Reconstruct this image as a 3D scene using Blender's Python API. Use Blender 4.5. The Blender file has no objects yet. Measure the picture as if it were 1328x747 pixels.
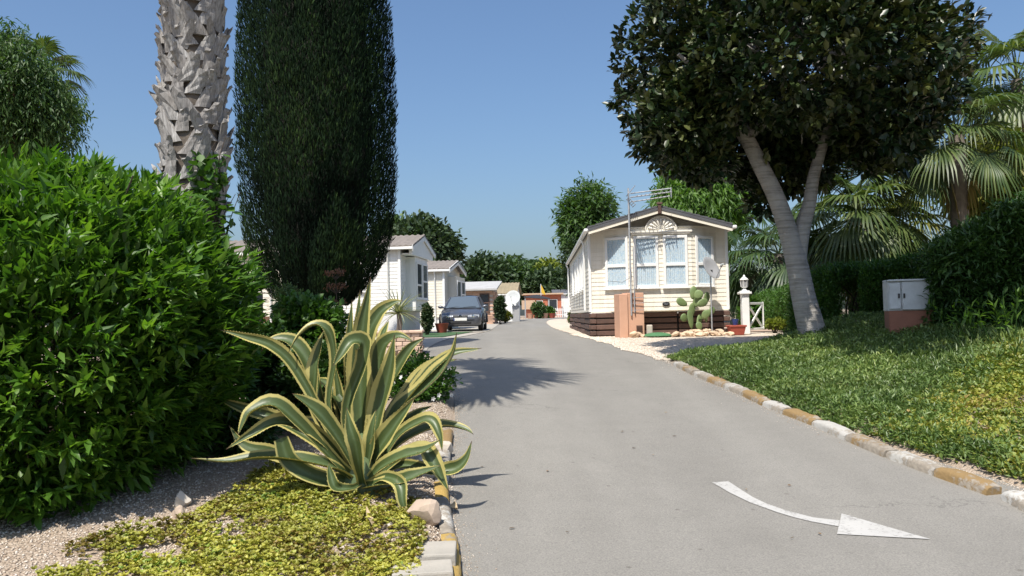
import bpy, bmesh, math, random
import numpy as np
from mathutils import Vector, Matrix, Euler

# ------------------------------------------------------------------ camera, sky, sun, exposure
scene = bpy.context.scene
COL = scene.collection
R = math.radians
F_PX, CAM_Z = 1040.0, 1.6
cam_data = bpy.data.cameras.new("camera")
cam = bpy.data.objects.new("camera", cam_data)
COL.objects.link(cam)
cam_data.sensor_width = 36.0
cam_data.lens = 36.0 * F_PX / 1328.0
cam_data.clip_start = 0.05
cam_data.clip_end = 6000
CAM_ROT = Matrix.Rotation(R(90 + 2.0), 3, 'X') @ Matrix.Rotation(R(-1.2), 3, 'Z')
cam.location = (0, 0, CAM_Z)
cam.rotation_euler = CAM_ROT.to_euler()
scene.camera = cam

SUN_EL, SUN_AZ = R(60), (-0.36, -0.93)          # towards the sun, on the ground plane
_n = math.hypot(*SUN_AZ)
TO_SUN = Vector((SUN_AZ[0] / _n * math.cos(SUN_EL), SUN_AZ[1] / _n * math.cos(SUN_EL), math.sin(SUN_EL)))
world = bpy.data.worlds.new("World")
scene.world = world
world.use_nodes = True
wn = world.node_tree
for n in list(wn.nodes):
    wn.nodes.remove(n)
w_out = wn.nodes.new('ShaderNodeOutputWorld')
w_bg = wn.nodes.new('ShaderNodeBackground')
w_sky = wn.nodes.new('ShaderNodeTexSky')
w_sky.sky_type = 'NISHITA'
w_sky.sun_disc = False
w_sky.sun_elevation = SUN_EL
w_sky.sun_rotation = math.atan2(TO_SUN.x, TO_SUN.y)
w_sky.altitude = 0
w_sky.air_density = 1.2
w_sky.dust_density = 2.8
w_sky.ozone_density = 6.0
w_bg.inputs['Strength'].default_value = 0.104
w_mix = wn.nodes.new('ShaderNodeMix')
w_mix.data_type, w_mix.blend_type = 'RGBA', 'MULTIPLY'
w_mix.inputs[0].default_value = 1.0
w_mix.inputs[7].default_value = (.95, .995, 1.04, 1)
wn.links.new(w_sky.outputs[0], w_mix.inputs[6])
wn.links.new(w_mix.outputs[2], w_bg.inputs['Color'])
wn.links.new(w_bg.outputs[0], w_out.inputs['Surface'])
sun_d = bpy.data.lights.new("sun", 'SUN')
sun_d.energy = 4.6
sun_d.angle = R(0.5)
sun_d.color = (1.0, 0.94, 0.85)
sun = bpy.data.objects.new("sun", sun_d)
sun.rotation_euler = TO_SUN.to_track_quat('Z', 'Y').to_euler()
sun.location = (0, 0, 30)
COL.objects.link(sun)
scene.view_settings.view_transform = 'Standard'
scene.view_settings.look = 'None'
scene.view_settings.gamma = 1
scene.view_settings.exposure = 0.5

# ------------------------------------------------------------------ helpers
rs = np.random.RandomState(7)
random.seed(7)


def ss(t):
    t = np.clip(t, 0, 1)
    return t * t * (3 - 2 * t)


def smooth_table(xs, ys, n=3000):
    """smooth curve through the control points (cubic Hermite)"""
    xs, ys = np.array(xs, float), np.array(ys, float)
    sl = np.diff(ys) / np.diff(xs)
    m = np.zeros(len(xs))
    m[0], m[-1] = sl[0], sl[-1]
    for i in range(1, len(xs) - 1):
        m[i] = 0 if sl[i - 1] * sl[i] <= 0 else 2 * sl[i - 1] * sl[i] / (sl[i - 1] + sl[i])
    t = np.concatenate([np.linspace(xs[0], min(xs[-1], 100), n), np.linspace(min(xs[-1], 100), xs[-1], 60)[1:]]) if xs[-1] > 100 else np.linspace(xs[0], xs[-1], n)
    k = np.clip(np.searchsorted(xs, t) - 1, 0, len(xs) - 2)
    h = xs[k + 1] - xs[k]
    u = (t - xs[k]) / h
    y = (2 * u**3 - 3 * u**2 + 1) * ys[k] + (u**3 - 2 * u**2 + u) * h * m[k] + (-2 * u**3 + 3 * u**2) * ys[k + 1] + (u**3 - u**2) * h * m[k + 1]
    return lambda q: np.interp(q, t, y)


zr = smooth_table([-60, 0, 3, 5, 6.5, 8, 10, 13, 16, 20, 25, 33, 45, 60, 75, 100, 200, 4000],
                  [-1.2, -.1, -.02, .07, .18, .30, .46, .68, .84, .97, 1.01, 1.02, 1.12, 1.27, 1.36, 1.44, 1.5, 1.5])
x_left = smooth_table([-60, 0, 4.7, 6.5, 9.4, 12, 15, 18, 21, 25, 32, 44, 56, 66, 80], [.6, -.1, -.32, -.55, -.70, -.95, -1.5, -1.95, -1.9, -1.5, -1.0, -.85, -.55, 1.0, 6])
x_right = smooth_table([-60, 0, 5, 6.3, 7.2, 8.8, 11, 14.2, 17, 20, 25, 33, 45, 56, 66, 80], [12, 5.0, 4.35, 4.0, 3.72, 3.28, 3.0, 2.75, 2.5, 2.25, 1.98, 1.95, 2.1, 2.7, 4.6, 10])


def fbm(x, y, s=1.0, seed=0):
    """cheap smooth pseudo noise, about -1..1"""
    o = seed * 1.7
    return (np.sin(x * 1.3 * s + o + 1.1 * np.sin(y * .9 * s + o)) + np.sin(y * 1.7 * s + 2.1 + o + 1.3 * np.sin(x * 1.1 * s + o * 2))
            + .6 * np.sin(x * 3.1 * s + y * 2.3 * s + o) + .5 * np.sin(x * 4.7 * s - y * 5.3 * s + 3 * o)) / 3.1


def T(x, y):
    """height of the ground"""
    x, y = np.asarray(x, float), np.asarray(y, float)
    z = zr(y)
    dr = x - x_right(y)
    back = ss((14.75 + .28 * np.clip(dr, 0, 6) - y) / 1.25)
    z = z + back * np.where(dr > 0, .09 * ss(dr / .25) + .06 * np.clip(dr, 0, 3.4) + .031 * np.clip(dr, 0, 3.4) ** 2 + .02 * fbm(x, y, 1.6), 0)
    dl = x_left(y) - x
    fl = ss((13 - y) / 3)
    z = z + fl * np.where(dl > 0, .09 * ss(dl / .2) + .05 * np.clip(dl, 0, 2.5) + .012 * fbm(x, y, 2.3, 3), 0)
    return z


def Tf(x, y):
    return float(T(x, y))


def ray(px, py):
    return CAM_ROT @ Vector(((px - 664) / F_PX, -(py - 373.5) / F_PX, -1.0))


def at(px, py, Y):
    """the point at depth Y seen at that pixel of the photograph"""
    d = ray(px, py)
    return Vector((0, 0, CAM_Z)) + d * (Y / d.y)


def gp(px, py):
    """the ground point seen at that pixel"""
    d = ray(px, py)
    lo = 2.5
    t = lo
    while t < 160:
        p = d * (t / d.y)
        if p.z + CAM_Z < Tf(p.x, p.y):
            break
        lo = t
        t += .1 + t * .01
    hi = t
    for _ in range(30):
        m = (lo + hi) / 2
        p = d * (m / d.y)
        if p.z + CAM_Z < Tf(p.x, p.y):
            hi = m
        else:
            lo = m
    p = d * (hi / d.y)
    return Vector((p.x, p.y, Tf(p.x, p.y)))


def set_props(o, label=None, cat=None, group=None, kind=None):
    if label: o['label'] = label
    if cat: o['category'] = cat
    if group: o['group'] = group
    if kind: o['kind'] = kind
    return o


def thing(name, label, cat, loc=(0, 0, 0), rz=0.0, group=None):
    o = bpy.data.objects.new(name, None)
    COL.objects.link(o)
    o.empty_display_size = .2
    o.location = loc
    o.rotation_euler = (0, 0, rz)
    return set_props(o, label, cat, group)


def link_mesh(name, me, parent=None, m=None, loc=None, rot=None):
    o = bpy.data.objects.new(name, me)
    COL.objects.link(o)
    if m is not None and len(me.materials) == 0:
        me.materials.append(m)
    if parent is not None:
        o.parent = parent
    if loc is not None: o.location = loc
    if rot is not None: o.rotation_euler = rot
    return o


def copy_tree(o, parent=None):
    c = o.copy()
    COL.objects.link(c)
    if parent is not None:
        c.parent = parent
    for ch in list(o.children):
        copy_tree(ch, c)
    return c


class MB:
    """collects simple shapes and links them as one mesh object"""
    def __init__(s):
        s.v, s.f = [], []

    def add(s, verts, faces):
        b = len(s.v)
        s.v.extend([tuple(p) for p in verts])
        s.f.extend([tuple(i + b for i in f) for f in faces])
        return s

    def box(s, c, d, rot=None):
        x, y, z = d[0] / 2, d[1] / 2, d[2] / 2
        vs = [Vector(p) for p in ((-x, -y, -z), (x, -y, -z), (x, y, -z), (-x, y, -z), (-x, -y, z), (x, -y, z), (x, y, z), (-x, y, z))]
        if rot is not None:
            mt = rot if isinstance(rot, Matrix) else Euler(rot).to_matrix()
            vs = [mt @ p for p in vs]
        c = Vector(c)
        return s.add([p + c for p in vs], [(3, 2, 1, 0), (4, 5, 6, 7), (0, 1, 5, 4), (1, 2, 6, 5), (2, 3, 7, 6), (3, 0, 4, 7)])

    def bar(s, a, b, w, h, up=(0, 0, 1)):
        a, b = Vector(a), Vector(b)
        t = (b - a)
        L = t.length
        t.normalize()
        upv = Vector(up)
        sd = t.cross(upv)
        if sd.length < 1e-4:
            sd = t.cross(Vector((0, 1, 0)))
        sd.normalize()
        n = sd.cross(t)
        mt = Matrix((sd, t, n)).transposed()
        return s.box((a + b) / 2, (w, L, h), mt)

    def tube(s, pts, rad, n=8, caps=True):
        pts = [Vector(p) for p in pts]
        if not hasattr(rad, '__len__'):
            rad = [rad] * len(pts)
        b = len(s.v)
        ref = None
        for i, p in enumerate(pts):
            t = (pts[min(i + 1, len(pts) - 1)] - pts[max(i - 1, 0)]).normalized()
            if ref is None:
                ref = t.orthogonal().normalized()
            ref = (ref - t * ref.dot(t))
            if ref.length < 1e-5:
                ref = t.orthogonal()
            ref.normalize()
            q = t.cross(ref)
            for k in range(n):
                a = 2 * math.pi * k / n
                s.v.append(tuple(p + (ref * math.cos(a) + q * math.sin(a)) * rad[i]))
        for i in range(len(pts) - 1):
            for k in range(n):
                k2 = (k + 1) % n
                s.f.append((b + i * n + k, b + i * n + k2, b + (i + 1) * n + k2, b + (i + 1) * n + k))
        if caps:
            s.f.append(tuple(b + k for k in reversed(range(n))))
            s.f.append(tuple(b + (len(pts) - 1) * n + k for k in range(n)))
        return s

    def lathe(s, prof, c=(0, 0, 0), n=16, mt=None):
        b = len(s.v)
        c = Vector(c)
        for r_, z_ in prof:
            for k in range(n):
                a = 2 * math.pi * k / n
                p = Vector((r_ * math.cos(a), r_ * math.sin(a), z_))
                if mt is not None:
                    p = mt @ p
                s.v.append(tuple(p + c))
        for i in range(len(prof) - 1):
            for k in range(n):
                k2 = (k + 1) % n
                s.f.append((b + i * n + k, b + i * n + k2, b + (i + 1) * n + k2, b + (i + 1) * n + k))
        s.f.append(tuple(b + k for k in reversed(range(n))))
        s.f.append(tuple(b + (len(prof) - 1) * n + k for k in range(n)))
        return s

    def prism(s, poly, o, ux, uy, un, depth):
        """polygon (2-D points) in the plane o+ux,uy, extruded along un"""
        o, ux, uy, un = Vector(o), Vector(ux), Vector(uy), Vector(un)
        n = len(poly)
        vs = [o + ux * p[0] + uy * p[1] for p in poly] + [o + ux * p[0] + uy * p[1] + un * depth for p in poly]
        fs = [tuple(reversed(range(n))), tuple(range(n, 2 * n))]
        fs += [(i, (i + 1) % n, n + (i + 1) % n, n + i) for i in range(n)]
        return s.add(vs, fs)

    def build(s, name, m, parent=None, bevel=0, smooth=None, loc=None, rot=None, seg=1, sub=None):
        me = bpy.data.meshes.new(name)
        v = s.v
        if sub is not None:
            v = [(p[0] - sub[0], p[1] - sub[1], p[2] - sub[2]) for p in v]
        me.from_pydata(v, [], s.f)
        bm = bmesh.new()
        bm.from_mesh(me)
        bmesh.ops.recalc_face_normals(bm, faces=bm.faces)
        if bevel:
            eds = [e for e in bm.edges if len(e.link_faces) == 2 and e.calc_face_angle(0) > .5]
            bmesh.ops.bevel(bm, geom=eds, offset=bevel, segments=seg, affect='EDGES', profile=.6, clamp_overlap=True)
        bm.to_mesh(me)
        bm.free()
        if smooth:
            me.shade_smooth()
            me.set_sharp_from_angle(angle=R(smooth))
        return link_mesh(name, me, parent, m, loc, rot)


def np_mesh(name, verts, tris, m=None, rnd=None, uv=None, smooth=False, attr2=None):
    """mesh from numpy arrays; tris (M,3) or quads (M,4)"""
    me = bpy.data.meshes.new(name)
    verts = np.asarray(verts, np.float32)
    tris = np.asarray(tris, np.int32)
    k = tris.shape[1]
    me.vertices.add(len(verts))
    me.vertices.foreach_set('co', verts.ravel())
    me.loops.add(tris.size)
    me.loops.foreach_set('vertex_index', tris.ravel())
    me.polygons.add(len(tris))
    me.polygons.foreach_set('loop_start', np.arange(0, tris.size, k, dtype=np.int32))
    me.polygons.foreach_set('loop_total', np.full(len(tris), k, np.int32))
    me.update(calc_edges=True)
    for nm, arr in (('rnd', rnd), ('aux', attr2)):
        if arr is not None:
            a = me.attributes.new(nm, 'FLOAT', 'POINT')
            a.data.foreach_set('value', np.asarray(arr, np.float32))
    if smooth:
        me.shade_smooth()
    if m is not None:
        me.materials.append(m)
    return me


# ------------------------------------------------------------------ materials
class NT:
    def __init__(s, name):
        s.m = bpy.data.materials.new(name)
        s.m.use_nodes = True
        s.t = s.m.node_tree
        for n in list(s.t.nodes):
            s.t.nodes.remove(n)
        s.out = s.n('ShaderNodeOutputMaterial')
        s.co = s.n('ShaderNodeTexCoord')

    def n(s, typ, **kw):
        nd = s.t.nodes.new(typ)
        for k, v in kw.items():
            setattr(nd, k, v)
        return nd

    def l(s, a, b):
        s.t.links.new(a, b)

    def setin(s, nd, **kw):
        for k, v in kw.items():
            k = k.replace('_', ' ')
            i = nd.inputs[k]
            if hasattr(v, 'is_linked') or hasattr(v, 'links'):
                s.l(v, i)
            else:
                i.default_value = v
        return nd

    def noise(s, scale, detail=4, rough=.6, vec=None, dist=0.0):
        nd = s.n('ShaderNodeTexNoise')
        s.setin(nd, Scale=scale, Detail=detail, Roughness=rough, Distortion=dist)
        s.l(vec if vec is not None else s.co.outputs['Object'], nd.inputs['Vector'])
        return nd.outputs['Fac']

    def ramp(s, fac, stops, interp='LINEAR'):
        nd = s.n('ShaderNodeValToRGB')
        nd.color_ramp.interpolation = interp
        el = nd.color_ramp.elements
        while len(el) < len(stops):
            el.new(.5)
        for e, (p, c) in zip(el, stops):
            e.position = p
            e.color = (*c, 1) if len(c) == 3 else c
        s.l(fac, nd.inputs[0])
        return nd.outputs[0]

    def mix(s, fac, a, b, mode='MIX'):
        nd = s.n('ShaderNodeMix', data_type='RGBA', blend_type=mode)
        for v, i in ((fac, 0), (a, 6), (b, 7)):
            if hasattr(v, 'links'):
                s.l(v, nd.inputs[i])
            else:
                nd.inputs[i].default_value = v if i == 0 else ((*v, 1) if len(v) == 3 else v)
        return nd.outputs[2]

    def math(s, op, a, b=0.0):
        nd = s.n('ShaderNodeMath', operation=op)
        for i, v in enumerate((a, b)):
            if hasattr(v, 'links'):
                s.l(v, nd.inputs[i])
            else:
                nd.inputs[i].default_value = v
        return nd.outputs[0]

    def attr(s, name):
        return s.n('ShaderNodeAttribute', attribute_name=name).outputs['Fac']

    def bump(s, h, strength=.3, dist=.01):
        nd = s.n('ShaderNodeBump')
        s.setin(nd, Strength=strength, Distance=dist)
        s.l(h, nd.inputs['Height'])
        return nd.outputs[0]

    def bsdf(s, color, rough=.6, normal=None, metal=0.0, spec=.5, coat=0.0):
        nd = s.n('ShaderNodeBsdfPrincipled')
        if hasattr(color, 'links'):
            s.l(color, nd.inputs['Base Color'])
        else:
            nd.inputs['Base Color'].default_value = (*color, 1)
        if hasattr(rough, 'links'):
            s.l(rough, nd.inputs['Roughness'])
        else:
            nd.inputs['Roughness'].default_value = rough
        nd.inputs['Metallic'].default_value = metal
        nd.inputs['Specular IOR Level'].default_value = spec
        nd.inputs['Coat Weight'].default_value = coat
        if normal is not None:
            s.l(normal, nd.inputs['Normal'])
        return nd.outputs[0]

    def done(s, sh):
        s.l(sh, s.out.inputs['Surface'])
        return s.m


def simple(name, c, c2=None, scale=6, rough=.6, bump=0.0, bscale=None, metal=0.0, spec=.5, objvar=0.0):
    """two noise-mixed colours with a fine relief"""
    t = NT(name)
    c2 = c2 or tuple(x * .78 for x in c)
    f = t.ramp(t.noise(scale, 5, .65), [(.3, (0, 0, 0)), (.7, (1, 1, 1))])
    col = t.mix(f, c, c2)
    if objvar:
        oi = t.n('ShaderNodeObjectInfo').outputs['Random']
        k = t.math('ADD', t.math('MULTIPLY', oi, objvar), 1 - objvar / 2)
        cc = t.n('ShaderNodeCombineColor')
        for i in range(3):
            t.l(k, cc.inputs[i])
        col = t.mix(1.0, col, cc.outputs[0], 'MULTIPLY')
    nm = t.bump(t.noise(bscale or scale * 6, 4), bump, .01) if bump else None
    return t.done(t.bsdf(col, rough, nm, metal, spec))


def leaf_mat(name, cols, rough=.45, trans=.3, tcol=None, spec=.4, nscale=1.5):
    """leaf colours by a per-leaf random number, with light passing through the blade"""
    t = NT(name)
    n = len(cols)
    col = t.ramp(t.attr('rnd'), [(i / (n - 1) if n > 1 else 0, c) for i, c in enumerate(cols)])
    var = t.ramp(t.noise(nscale, 2), [(.3, (.72, .75, .72)), (.7, (1.15, 1.12, 1.0))])
    col = t.mix(1.0, col, var, 'MULTIPLY')
    a = t.bsdf(col, rough, None, 0, spec)
    b = t.n('ShaderNodeBsdfTranslucent')
    tc = t.mix(1.0, col, tcol or (1.5, 1.7, .6), 'MULTIPLY')
    t.l(tc, b.inputs['Color'])
    mx = t.n('ShaderNodeMixShader')
    mx.inputs[0].default_value = trans
    t.l(a, mx.inputs[1])
    t.l(b.outputs[0], mx.inputs[2])
    return t.done(mx.outputs[0])


def glass_mat(name, c=(.03, .04, .05), rough=.05):
    t = NT(name)
    return t.done(t.bsdf(c, rough, None, 0, .8))


# ------------------------------------------------------------------ foliage
TPL_LANCE = (np.array([(0, 0, 0), (-.16, .42, .05), (0, .45, -.02), (.16, .42, .05), (0, 1, -.13)]), np.array([(0, 2, 1), (0, 3, 2), (1, 2, 4), (2, 3, 4)]))
TPL_OVAL = (np.array([(0, 0, 0), (-.22, .3, .05), (-.24, .65, .05), (0, .5, -.02), (.22, .3, .05), (.24, .65, .05), (0, 1, -.06)]),
            np.array([(0, 3, 1), (0, 4, 3), (1, 3, 2), (4, 5, 3), (2, 3, 6), (3, 5, 6)]))
TPL_QUAD = (np.array([(0, 0, 0), (-.22, .5, .06), (.22, .5, .06), (0, 1, -.05)]), np.array([(0, 2, 1), (1, 2, 3)]))
TPL_THIN = (np.array([(0, 0, 0), (-.07, .5, .03), (.07, .5, .03), (0, 1, -.12)]), np.array([(0, 2, 1), (1, 2, 3)]))


def unit(a):
    return a / np.maximum(np.linalg.norm(a, axis=1, keepdims=True), 1e-9)


def leaves(P, D, size, tpl, up=None, wid=1.0, rnd=None):
    """one leaf at each point P, pointing along D"""
    N = len(P)
    tv, tf = tpl
    y = unit(D)
    if up is None:
        up = np.tile((0, 0, 1.0), (N, 1)) + rs.normal(0, .45, (N, 3))
    x = unit(np.cross(y, up))
    z = np.cross(x, y)
    size = np.broadcast_to(size, (N,))[:, None, None]
    V = P[:, None, :] + size * (tv[None, :, 0:1] * wid * x[:, None, :] + tv[None, :, 1:2] * y[:, None, :] + tv[None, :, 2:3] * z[:, None, :])
    Fc = tf[None] + (np.arange(N) * len(tv))[:, None, None]
    if rnd is None:
        rnd = rs.rand(N)
    return V.reshape(-1, 3), Fc.reshape(-1, 3), np.repeat(rnd, len(tv))


def join(parts):
    vs, fs, rr, b = [], [], [], 0
    for v, f, r_ in parts:
        vs.append(v)
        fs.append(f + b)
        rr.append(r_)
        b += len(v)
    return np.concatenate(vs), np.concatenate(fs), np.concatenate(rr)


def crown_tips(c, rad, n, seed=0, depth=.45, lump=.22, flat_bottom=None):
    """twig tips spread through a lumpy ellipsoid, mostly near its surface; returns tips and outward directions"""
    r_ = np.random.RandomState(seed)
    d = unit(r_.normal(0, 1, (n, 3)))
    k = np.zeros(n)
    for _ in range(14):
        ax = unit(r_.normal(0, 1, (1, 3)))[0]
        k += np.maximum(0, (d @ ax - .72)) * r_.uniform(1.0, 3.2) * 1.1
    k = 1 - lump + lump * np.minimum(k, 1.15) * 1.2
    u = 1 - depth * r_.rand(n) ** 1.8
    p = d * (k * u)[:, None] * np.array(rad)
    o = unit(d / np.array(rad))
    p = p + np.array(c)
    return p, o


def spray(tips, out, per, r_sp, size, tpl, droop=-.1, outw=.8, rand=.7, seed=0, wid=1.0, sz_var=.35, clump_var=.5, cols_bias=0.0):
    """per leaves round every tip"""
    q = np.random.RandomState(seed + 99)
    n = len(tips)
    P = np.repeat(tips, per, 0) + q.normal(0, r_sp, (n * per, 3))
    O = np.repeat(out, per, 0)
    D = O * outw + q.normal(0, rand, (n * per, 3)) + np.array((0, 0, droop))
    S = size * (1 + sz_var * q.uniform(-1, 1, n * per))
    cl = np.repeat(q.rand(n), per)
    rnd = np.clip(cl * clump_var + q.rand(n * per) * (1 - clump_var) + cols_bias, 0, 1)
    return leaves(P, D, S, tpl, wid=wid, rnd=rnd)


def foliage(name, arrs, m, parent, sub=(0, 0, 0), kind=None):
    v, f, r_ = arrs
    me = np_mesh(name, v - np.array(sub), f, m, r_)
    o = link_mesh(name, me, parent)
    if kind:
        o['kind'] = kind
    return o


def in_poly(px, py, poly):
    x, y = np.asarray(px), np.asarray(py)
    c = np.zeros(x.shape, bool)
    n = len(poly)
    for i in range(n):
        x1, y1 = poly[i]
        x2, y2 = poly[(i + 1) % n]
        c ^= ((y1 > y) != (y2 > y)) & (x < (x2 - x1) * (y - y1) / (y2 - y1 + 1e-12) + x1)
    return c

# ------------------------------------------------------------------ shared materials
def asphalt():
    t = NT('asphalt')
    big = t.noise(.35, 4, .6)
    mid = t.noise(2.2, 5, .7)
    fine = t.noise(90, 3, .7)
    mp = t.n('ShaderNodeMapping')
    mp.inputs['Scale'].default_value = (1.4, .09, 1)
    t.l(t.co.outputs['Object'], mp.inputs['Vector'])
    lane = t.noise(1.0, 3, .5, mp.outputs[0])
    c = t.ramp(big, [(.3, (.193, .184, .166)), (.7, (.247, .236, .212))])
    c = t.mix(.5, c, t.ramp(mid, [(.3, (.177, .168, .150)), (.7, (.254, .243, .218))]))
    c = t.mix(.35, c, t.ramp(lane, [(.3, (.164, .156, .140)), (.7, (.259, .248, .223))]))
    sp = t.ramp(fine, [(.3, (.62, .62, .62)), (.5, (1, 1, 1)), (.72, (1.38, 1.36, 1.32))])
    c = t.mix(.8, c, sp, 'MULTIPLY')
    v = t.n('ShaderNodeTexVoronoi')
    v.inputs['Scale'].default_value = 3.1
    t.l(t.co.outputs['Object'], v.inputs['Vector'])
    spot = t.ramp(v.outputs['Distance'], [(.035, (.45, .42, .40)), (.07, (1, 1, 1))])
    c = t.mix(.55, c, spot, 'MULTIPLY')
    vc = t.n('ShaderNodeTexVoronoi', feature='DISTANCE_TO_EDGE')
    vc.inputs['Scale'].default_value = .42
    wp_ = t.n('ShaderNodeVectorMath', operation='ADD')
    t.l(t.co.outputs['Object'], wp_.inputs[0])
    nz = t.n('ShaderNodeTexNoise')
    t.setin(nz, Scale=1.6, Detail=5, Roughness=.7)
    t.l(t.co.outputs['Object'], nz.inputs['Vector'])
    t.l(nz.outputs['Color'], wp_.inputs[1])
    t.l(wp_.outputs[0], vc.inputs['Vector'])
    gate = t.ramp(t.noise(.5, 2), [(.50, (0, 0, 0)), (.60, (1, 1, 1))])
    crack = t.math('MULTIPLY', t.ramp(vc.outputs['Distance'], [(.0015, (1, 1, 1)), (.006, (0, 0, 0))]), gate)
    c = t.mix(t.math('MULTIPLY', crack, .55), c, (.085, .08, .072))
    stain = t.ramp(t.noise(1.1, 6, .75), [(.60, (0, 0, 0)), (.72, (1, 1, 1))])
    c = t.mix(t.math('MULTIPLY', stain, .30), c, (.12, .115, .105))
    pale = t.ramp(t.noise(.8, 5, .7, None, .6), [(.58, (0, 0, 0)), (.75, (1, 1, 1))])
    c = t.mix(t.math('MULTIPLY', pale, .30), c, (.31, .295, .265))
    h = t.math('ADD', fine, t.math('MULTIPLY', t.noise(260, 2), .6))
    return t.done(t.bsdf(c, .85, t.bump(h, .5, .006), 0, .3))


def gravel(name, tint, scale=28, amp=1.0):
    t = NT(name)
    v = t.n('ShaderNodeTexVoronoi')
    v.inputs['Scale'].default_value = scale
    t.l(t.co.outputs['Object'], v.inputs['Vector'])
    sp = t.n('ShaderNodeSeparateColor')
    t.l(v.outputs['Color'], sp.inputs[0])
    a, b, c3 = tint
    c = t.ramp(sp.outputs[0], [(0, a), (.5, b), (1, c3)])
    c = t.mix(.45, c, t.ramp(t.noise(1.3, 4), [(.3, tuple(x * .75 for x in b)), (.7, tuple(x * 1.1 for x in b))]))
    h = t.math('SUBTRACT', 1.0, v.outputs['Distance'])
    return t.done(t.bsdf(c, .9, t.bump(h, .8 * amp, .02), 0, .2))


MAT = {}
MAT['asphalt'] = asphalt()
MAT['soil'] = gravel('soil_and_grit', ((.27, .205, .15), (.37, .295, .225), (.47, .40, .325)), 55)
MAT['gravel'] = gravel('pale_gravel', ((.44, .37, .29), (.55, .47, .38), (.66, .58, .49)), 22)
MAT['paving'] = simple('pink_paving', (.46, .34, .26), (.38, .28, .22), 3, .85, .3, 40)
MAT['concrete'] = simple('concrete', (.40, .37, .32), (.31, .29, .25), 3, .9, .4, 40)
MAT['turf'] = simple('artificial_turf', (.035, .085, .03), (.05, .11, .04), 20, .95, .8, 120)
MAT['white_wall'] = simple('white_render', (.78, .78, .76), (.70, .70, .68), 2, .8, .2, 60)
MAT['white'] = simple('white_plastic', (.80, .80, .78), (.74, .74, .71), 3, .4, objvar=.05)
MAT['cream'] = simple('cream_cladding', (.80, .74, .60), (.77, .70, .56), 1.2, .5, .05, 60, objvar=.08)
MAT['cream_trim'] = simple('cream_trim', (.80, .75, .63), (.76, .70, .57), 2, .5)
MAT['white_clad'] = simple('white_cladding', (.80, .80, .78), (.74, .73, .70), 1.0, .5, objvar=.05)
MAT['ivory_clad'] = simple('ivory_cladding', (.74, .70, .60), (.68, .64, .54), 1.0, .55)
MAT['dark_wood'] = simple('stained_boards', (.135, .075, .055), (.075, .043, .033), 5, .7, .4, 30, objvar=.35)
MAT['terracotta'] = simple('terracotta_render', (.58, .34, .23), (.52, .30, .20), 3, .85, .25, 50)
MAT['brick'] = simple('brick', (.42, .25, .17), (.50, .33, .24), 4, .85, .35, 50, objvar=.5)
MAT['pink_brick'] = simple('pink_brick', (.52, .37, .28), (.60, .45, .34), 6, .85, .35, 50, objvar=.35)
MAT['mortar'] = simple('mortar', (.50, .46, .40), (.42, .38, .33), 6, .95, .3)
MAT['grey_tile'] = simple('grey_roof_tile', (.10, .105, .11), (.07, .07, .08), 3, .7, .3, 40)
MAT['brown_tile'] = simple('weathered_roof_tile', (.22, .19, .165), (.15, .132, .118), 2.5, .8, .3, 30)
MAT['olive_tile'] = simple('mossy_roof_tile', (.27, .22, .14), (.20, .17, .11), 2, .85, .3, 30)
MAT['sheet_roof'] = simple('pale_sheet_roof', (.46, .45, .43), (.38, .37, .35), 2, .5)
MAT['metal'] = simple('galvanised_metal', (.55, .56, .57), (.44, .45, .46), 12, .45, metal=.6)
MAT['dish'] = simple('dish_grey', (.36, .36, .36), (.31, .31, .31), 6, .5)
MAT['dish_white'] = simple('dish_white', (.46, .48, .47), (.40, .42, .41), 4, .55)
MAT['black'] = simple('black_plastic', (.015, .015, .017), (.02, .02, .022), 8, .45)
MAT['rubber'] = simple('tyre_rubber', (.012, .012, .012), (.02, .02, .02), 10, .8)
MAT['glass'] = glass_mat('window_glass')
MAT['green_panel'] = simple('dark_green_panel', (.012, .035, .028), (.016, .045, .034), 3, .55, .1)
MAT['bark'] = simple('tree_bark', (.17, .13, .09), (.09, .07, .05), 5, .9, .8, 18)
MAT['twig'] = simple('dark_twig', (.07, .05, .035), (.045, .035, .025), 8, .9)
MAT['rock'] = simple('garden_rock', (.48, .38, .29), (.36, .28, .22), 5, .9, .7, 12, objvar=.35)
MAT['pale_rock'] = simple('pale_limestone', (.56, .50, .42), (.44, .39, .33), 5, .9, .7, 14, objvar=.3)
MAT['tan'] = simple('tan_render', (.55, .40, .27), (.48, .34, .23), 2, .85)
MAT['orange_wall'] = simple('red_orange_render', (.50, .17, .09), (.43, .14, .08), 2, .85)


def streaked_clad(name, c, c2):
    t = NT(name)
    base = t.mix(t.noise(1.2, 5), c, c2)
    mp = t.n('ShaderNodeMapping')
    mp.inputs['Scale'].default_value = (7, 7, .55)
    t.l(t.co.outputs['Object'], mp.inputs['Vector'])
    st = t.ramp(t.noise(1.0, 5, .7, mp.outputs[0]), [(.45, (1, 1, 1)), (.75, (.80, .775, .73))])
    base = t.mix(.8, base, st, 'MULTIPLY')
    oi = t.n('ShaderNodeObjectInfo').outputs['Random']
    k = t.math('ADD', t.math('MULTIPLY', oi, .07), .95)
    cc = t.n('ShaderNodeCombineColor')
    for i in range(3):
        t.l(k, cc.inputs[i])
    return t.done(t.bsdf(t.mix(1.0, base, cc.outputs[0], 'MULTIPLY'), .5, t.bump(t.noise(60, 3), .05, .01), 0, .5))


MAT['cream'] = streaked_clad('cream_cladding', (.82, .775, .665), (.80, .745, .63))
MAT['white_clad'] = streaked_clad('white_cladding', (.80, .80, .78), (.76, .755, .73))
MAT['ivory_clad'] = streaked_clad('ivory_cladding', (.74, .70, .60), (.69, .65, .55))


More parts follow.
